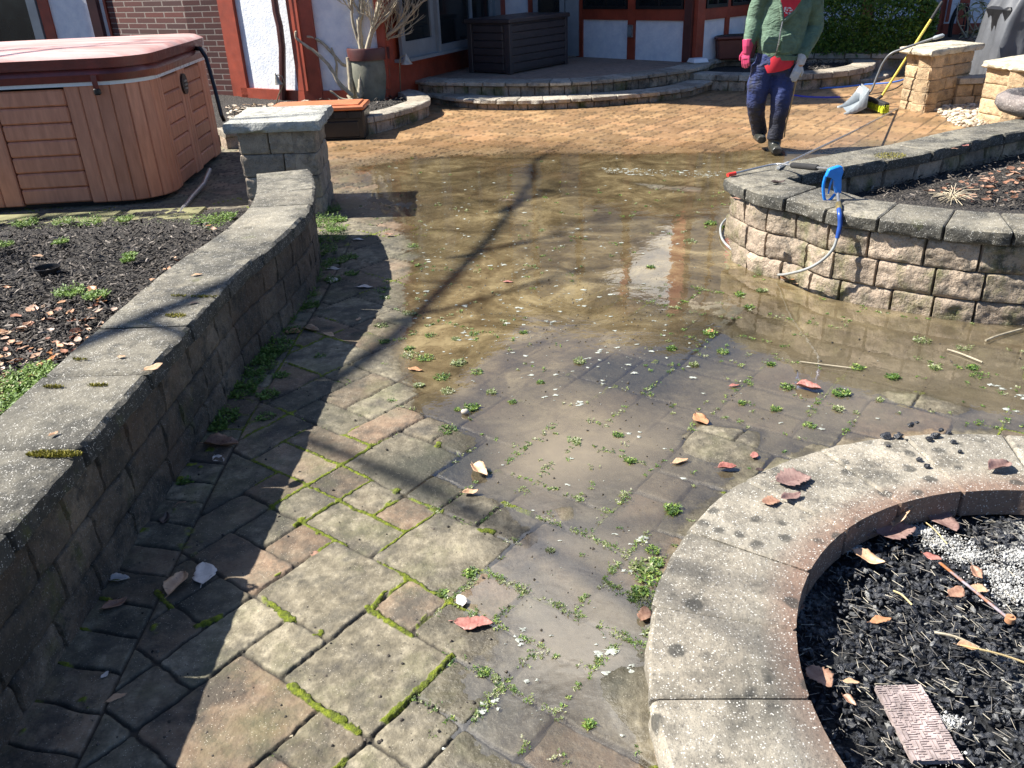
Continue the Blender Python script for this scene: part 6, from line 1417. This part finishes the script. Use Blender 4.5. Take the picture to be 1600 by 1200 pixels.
for (x, y, L, a, shp, colr, z, lab) in LV_:
    mb = MB(); place_leaf(mb, *SH[shp], x, y, L, a, z + .0025, tilt=.35 if 'upright tan pointed' in lab else 0)
    o = mb.build('leaf', LM[colr], smooth=180); tag(o, lab, 'leaf', 'fallen leaves on stone and water'); so = o.modifiers.new('s', 'SOLIDIFY'); so.thickness = .0005
# drifts of leaf litter (uncountable)
def litter(name, lab, polys, n, z, szpx, cols, seed):
    r_ = random.Random(seed); rs2 = np.random.RandomState(seed); mbs = {}
    m0 = M_(name + ' leaves'); m0.color(m0.mix(m0.mr(m0.noise(60, 4), .3, .7, 0, .5), m0.ramp(m0.attr('tint'), cols), (.10, .06, .04))); m0.rough(.6)
    mb = MB(); keys = list(SH)
    for poly, k in polys:
        for (x, y) in rand_px(int(n * k), poly, rs2):
            tv, tf = SH[r_.choice(keys)]; c = at(x, y, z); s_ = szpx * r_.uniform(.5, 1.2) * r_.uniform(.6, 1); q = np.array(tv) * s_
            b = r_.uniform(-.5, .5); q = np.c_[q[:, 0], q[:, 1] * math.cos(b) - q[:, 2] * math.sin(b), q[:, 1] * math.sin(b) + q[:, 2] * math.cos(b)]; a = r_.uniform(0, 6.28)
            mb.add(np.c_[q[:, 0] * math.cos(a) - q[:, 1] * math.sin(a), q[:, 0] * math.sin(a) + q[:, 1] * math.cos(a), q[:, 2]] + c + (0, 0, r_.uniform(0, .03)), tf, r_.random())
    tag(mb.build(name, m0.m, kind='stuff', smooth=180), lab, 'leaf litter')
CL = [(0, (.22, .08, .05)), (.25, (.45, .22, .12)), (.5, (.60, .42, .28)), (.75, (.52, .20, .05)), (1, (.66, .52, .42))]
litter('leaf_litter', 'drift of tan and orange dead leaves in the left bed against the wall', [([(0, 520), (60, 480), (150, 470), (200, 480), (165, 520), (110, 570), (40, 610), (0, 630)], .72), ([(200, 480), (330, 350), (360, 350), (180, 520)], .12), ([(0, 600), (60, 570), (20, 660), (0, 670)], .16)], 150, .145, .06, CL, 1)
litter('house_bed_litter', 'pale dead leaves scattered in the bed in front of the white wall', [([(350, 168), (480, 160), (500, 178), (360, 186)], 1)], 170, .165, .09, [(0, (.3, .18, .1)), (.5, (.55, .45, .32)), (1, (.75, .68, .55))], 2)
litter('planter_litter', 'dead leaves on the dark soil inside the right planter', [([(1450, 300), (1600, 255), (1600, 322), (1500, 318), (1420, 300)], 1)], 110, .30, .055, [(0, (.12, .06, .04)), (.6, (.33, .16, .09)), (1, (.5, .35, .25))], 3)
litter('far_bed_litter', 'leaf litter and sticks in the bed behind the tan pillar', [([(1505, 60), (1560, 62), (1600, 72), (1500, 78)], 1)], 90, .36, .12, [(0, (.12, .06, .04)), (.6, (.42, .28, .2)), (1, (.65, .55, .45))], 4)
# mulch chips
CH_T = np.array([(-.5, -.12, 0), (.5, -.09, .02), (.5, .1, 0), (-.5, .12, .02), (0, 0, .14)]); CH_F = [(0, 1, 4), (1, 2, 4), (2, 3, 4), (3, 0, 4)]
def chips(name, lab, cat, poly, n, z, s0, s1, mat, seed, amp=.03, world=False, fn=None):
    rs2 = np.random.RandomState(seed); P_ = []
    if world:
        q = np.array(poly); c = q.min(0) + (q.max(0) - q.min(0)) * rs2.rand(n * 3, 2); c = c[inpoly(c, poly)][:n]
    else: c = np.array([at(x, y, z)[:2] for x, y in rand_px(n, poly, rs2)])
    if fn: c = c[[fn(p) for p in c]]
    P_ = np.c_[c, z + amp * rs2.rand(len(c))]; sc = s0 + (s1 - s0) * rs2.rand(len(c)) ** 2
    mb = MB(); scatter(mb, CH_T, CH_F, P_, sc, random.Random(seed), .7); tag(mb.build(name, mat, kind='stuff'), lab, cat)
MAT['chip'] = leafmat('mulch chips', [(0, (.010, .009, .008)), (.6, (.05, .042, .036)), (.85, (.13, .11, .09)), (1, (.30, .26, .22))], .85, 0)
chips('mulch_chips', 'shredded dark bark mulch in the bed left of the wall', 'mulch', [(-5, 362), (120, 352), (330, 350), (380, 340), (0, 680), (-60, 680), (-150, 380)], 7500, .135, .018, .06, MAT['chip'], 5, .03, fn=lambda p: p[0] < -1.5)
chips('planter_mulch', 'dark bark mulch in the right planter', 'mulch', [(1330, 300), (1600, 235), (1700, 250), (1650, 330), (1500, 322), (1400, 312)], 1600, .275, .015, .045, MAT['chip'], 6)
chips('house_bed_mulch', 'dark mulch around the bare shrub', 'mulch', [(350, 170), (480, 160), (640, 142), (650, 155), (610, 170), (500, 182), (360, 186)], 900, .155, .02, .07, MAT['chip'], 7)
chips('round_bed_mulch', 'dark mulch in the round bed behind the man', 'mulch', [(1200, 118), (1250, 85), (1320, 88), (1330, 100), (1270, 112)], 500, .18, .02, .07, MAT['chip'], 8)
chips('flagstone_litter', 'fine bark crumbs and moss on the flagstones beside the hot tub', 'debris', [(-40, 350), (330, 335), (340, 350), (-40, 368)], 420, .032, .008, .03, MAT['weedp'], 15)
# dried grass tuft and sticks in the right planter
mb = MB(); r_ = random.Random(3); c = at(1487, 312, .29)
for k in range(46):
    a = r_.uniform(0, 6.28); d = np.array([math.cos(a), math.sin(a), r_.uniform(.3, 1.2)]) * r_.uniform(.04, .09); mb.tube([c + (r_.uniform(-.03, .03), r_.uniform(-.03, .03), 0), c + d * .6, c + d + (d[0] * .5, d[1] * .5, -.03)], .0018, 4)
tag(mb.build('dried_plant', mat_simple('straw', (.50, .43, .30), .8, .2)), 'tangle of dried straw coloured stems in the right planter', 'dried plant')
# charcoal
def char_mat():
    m = M_('charcoal'); n = m.noise(90, 5, .7); m.color(m.mix(m.mr(m.attr('tint'), .90, 1, 0, .7), m.ramp(n, [(.35, (.006, .007, .010)), (.75, (.05, .055, .066))]), (.35, .35, .33))); m.rough(m.mr(m.noise(20, 3), .35, .65, .22, .6)); m.bump(m.noise(160, 5, .7), .8, .004); return m.m
MAT['char'] = char_mat()
rs2 = np.random.RandomState(17); mb = MB(); r_ = random.Random(17); lumps = [lump(r_, 6, 4, .35) for _ in range(8)]
ashes = [(at(x, y, .16)[:2], r) for x, y, r in ((1440, 830, .05), (1475, 850, .05), (1510, 870, .05), (1325, 855, .035), (1570, 900, .07), (1590, 930, .06), (1590, 870, .06), (1400, 820, .02), (1480, 1130, .03), (1470, 1180, .03))]
for k in range(12000):
    a = rs2.uniform(0, 6.283); rr = .735 * math.sqrt(rs2.rand()); p = np.array([PC[0] + rr * math.cos(a), PC[1] + rr * math.sin(a)])
    if p[1] > 2.2: continue
    da = min(np.hypot(*(p - c_)) / r for c_, r in ashes)
    if da < .75 and rs2.rand() < .8: continue
    tv, tf = lumps[rs2.randint(8)]; s_ = .0025 + .0085 * rs2.rand() ** 2.6
    scatter(mb, tv * np.array([1.3, .8, .7]), tf, [(p[0], p[1], .142 + .02 * rs2.rand())], [s_], r_, 1.0)
tag(mb.build('charcoal', MAT['char'], kind='stuff'), 'shiny black charcoal crumbs filling the fire pit', 'charcoal')
mb = MB()
for c_, r in ashes:
    for k in range(int(5500 * r * 3)):
        p = c_ + rs2.randn(2) * r * np.array([.55, .3]); d = .158 + .010 * rs2.rand(); s_ = .0009 + .0028 * rs2.rand() ** 4
        tv, tf = lumps[rs2.randint(8)]; mb.add(tv * s_ + (p[0], p[1], d), tf, .5)
tag(mb.build('white_ash', mat_simple('white ash', (.38, .38, .365), .9, .5, 60), kind='stuff'), 'patches of white ash among the charcoal', 'ash')
mb = MB()
for k in range(2600):
    a = rs2.uniform(0, 6.283); rr = .72 * math.sqrt(rs2.rand()); p = np.array([PC[0] + rr * math.cos(a), PC[1] + rr * math.sin(a), .166 + .008 * rs2.rand()]); d = np.array([rs2.randn() + .8, rs2.randn() - .6, .15 * rs2.randn()]); d *= (.004 + .013 * rs2.rand()) / np.linalg.norm(d); mb.tube([p - d, p + d], .0004 + .0004 * rs2.rand(), 3, True, rs2.rand())
tag(mb.build('splinters', leafmat('straw splinters', [(0, (.12, .11, .10)), (.7, (.33, .30, .25)), (1, (.6, .55, .42))], .8, 0), kind='stuff'), 'fine straw splinters scattered on the charcoal', 'splinters')
for (x0, y0, x1, y1, r, z, lab) in ((1500, 1008, 1640, 1050, .0025, .182, 'thin straw coloured twig across the charcoal at the right'), (1460, 988, 1530, 1012, .003, .180, 'dark thin twig above the narrow tan leaf'), (1330, 842, 1376, 822, .0022, .18, 'thin curved dark twig in the fire pit near the inner wall'), (1396, 923, 1425, 945, .0022, .182, 'short yellowish straw in the middle of the charcoal'), (1445, 755 + 60, 1480, 850, .0015, .18, 'fine straw lying across the white ash')):
    mb = MB(); a, b = at(x0, y0, z), at(x1, y1, z); mb.tube(sm([a, (a + b) / 2 + (0, .006, .004), b], 4), r, 6); tag(mb.build('twig', MAT['twig'] if 'straw' not in lab else mat_simple('straw twig', (.55, .42, .2), .7, .2)), lab, 'twig')
# charcoal lumps spilled on the cap
for i, (x, y, s_, lab) in enumerate(((1385, 681, .014, 'largest black charcoal lump on the far fire pit cap, left of its neighbours'), (1405, 681, .013, 'second black charcoal lump on the fire pit cap'), (1424, 664, .010, 'charcoal lump standing apart near the outer edge of the cap'), (1433, 660, .006, 'small charcoal crumb near the outer cap edge'),
        (1462, 680, .013, 'broad charcoal lump in the right cluster on the cap'), (1452, 686, .010, 'lower charcoal lump of the right cluster'), (1470, 672, .008, 'upper charcoal lump of the right cluster'), (1483, 676, .007, 'charcoal crumb right of the cluster'), (1436, 718, .009, 'charcoal lump in the cap joint'), (1448, 728, .010, 'lowest charcoal lump in the cap joint'), (1500, 705, .007, 'charcoal crumb in the right cap joint'), (1490, 690, .008, 'charcoal lump at the top of the right cap joint'), (1388, 697, .006, 'tiny charcoal crumb below the largest lump'))):
    tv, tf = lump(random.Random(i), 7, 5, .3); mb = MB(); mb.add(tv * np.array([1.15, .9, .75]) * s_ + at(x, y, .25 + s_ * .6), tf, .3); tag(mb.build('charcoal_lump', MAT['char']), lab, 'charcoal', 'charcoal lumps spilled on the fire pit cap')
# pebbles beside the tan pillar
mb = MB(); r_ = random.Random(29); rs2 = np.random.RandomState(29)
for (x, y) in rand_px(1100, [(1462, 176), (1506, 162), (1545, 155), (1545, 195), (1530, 206), (1490, 196)], rs2):
    tv, tf = lump(r_, 8, 6, .12); s_ = r_.uniform(.012, .030); p = at(x, y, .0); mb.add(tv * np.array([1.2, .9, .7]) * s_ + p + (0, 0, s_ * .4 + r_.uniform(0, .04)), tf, r_.random())
MAT['pebble'] = leafmat('pebbles', [(0, (.18, .14, .11)), (.4, (.42, .34, .24)), (.8, (.58, .50, .36)), (1, (.66, .62, .55))], .7, 0)
tag(mb.build('pebbles', MAT['pebble'], kind='stuff', smooth=180), 'heap of rounded tan pebbles between the tan pillars', 'pebbles')
# snail shell and pebble, sticks
p = at(727, 647, .0); mb = MB(); tv, tf = lump(random.Random(2), 10, 7, .08); mb.add(tv * np.array([.017, .013, .012]) + p + (0, 0, .011), tf, .5); tag(mb.build('pebble', mat_simple('pale pebble', (.5, .44, .36), .6, .2, 60), smooth=180), 'pale pebble at the edge of the muddy water in the middle', 'pebble')
for (q, r, lab) in (([(445, 1100), (448, 1122), (446, 1148), (442, 1152)], .003, 'thin dry stalk on the near paver at bottom'), ([(424, 1146), (442, 1152), (458, 1150)], .003, 'short stalk crossing the thin dry stalk on the near paver'), ([(1540, 532), (1560, 524), (1596, 514)], .005, 'brown stick in the muddy water at the right edge'), ([(1250, 565), (1330, 575)], .003, 'thin straight stalk under water'), ([(1480, 546), (1500, 552), (1535, 566)], .004, 'forked pale stick by a weed in the brown water')):
    mb = MB(); mb.tube(sm([at(x, y, .008) for x, y in q], 4), r, 6); tag(mb.build('stick', MAT['twig']), lab, 'stick')
# stub stakes in the leaf litter
for i, (x, y, lab) in enumerate(((62, 505, 'leftmost short cut stake in the leaf litter'), (280, 0, ''), (335 / 3 + 0, 495, 'short cut stake in the middle of the leaf litter'), (132, 500, 'short cut stake nearest the wall in the leaf litter'))):
    if not lab: continue
    mb = MB(); p = at(x, y, .12); mb.tube([p, p + (.004, 0, .05), p + (.0, 0, .09)], .004, 6); tag(mb.build('cut_stake', MAT['twig']), lab, 'stake', 'cut stems in the left bed')

for o in bpy.data.objects:
    if '_base' in o: del o['_base']
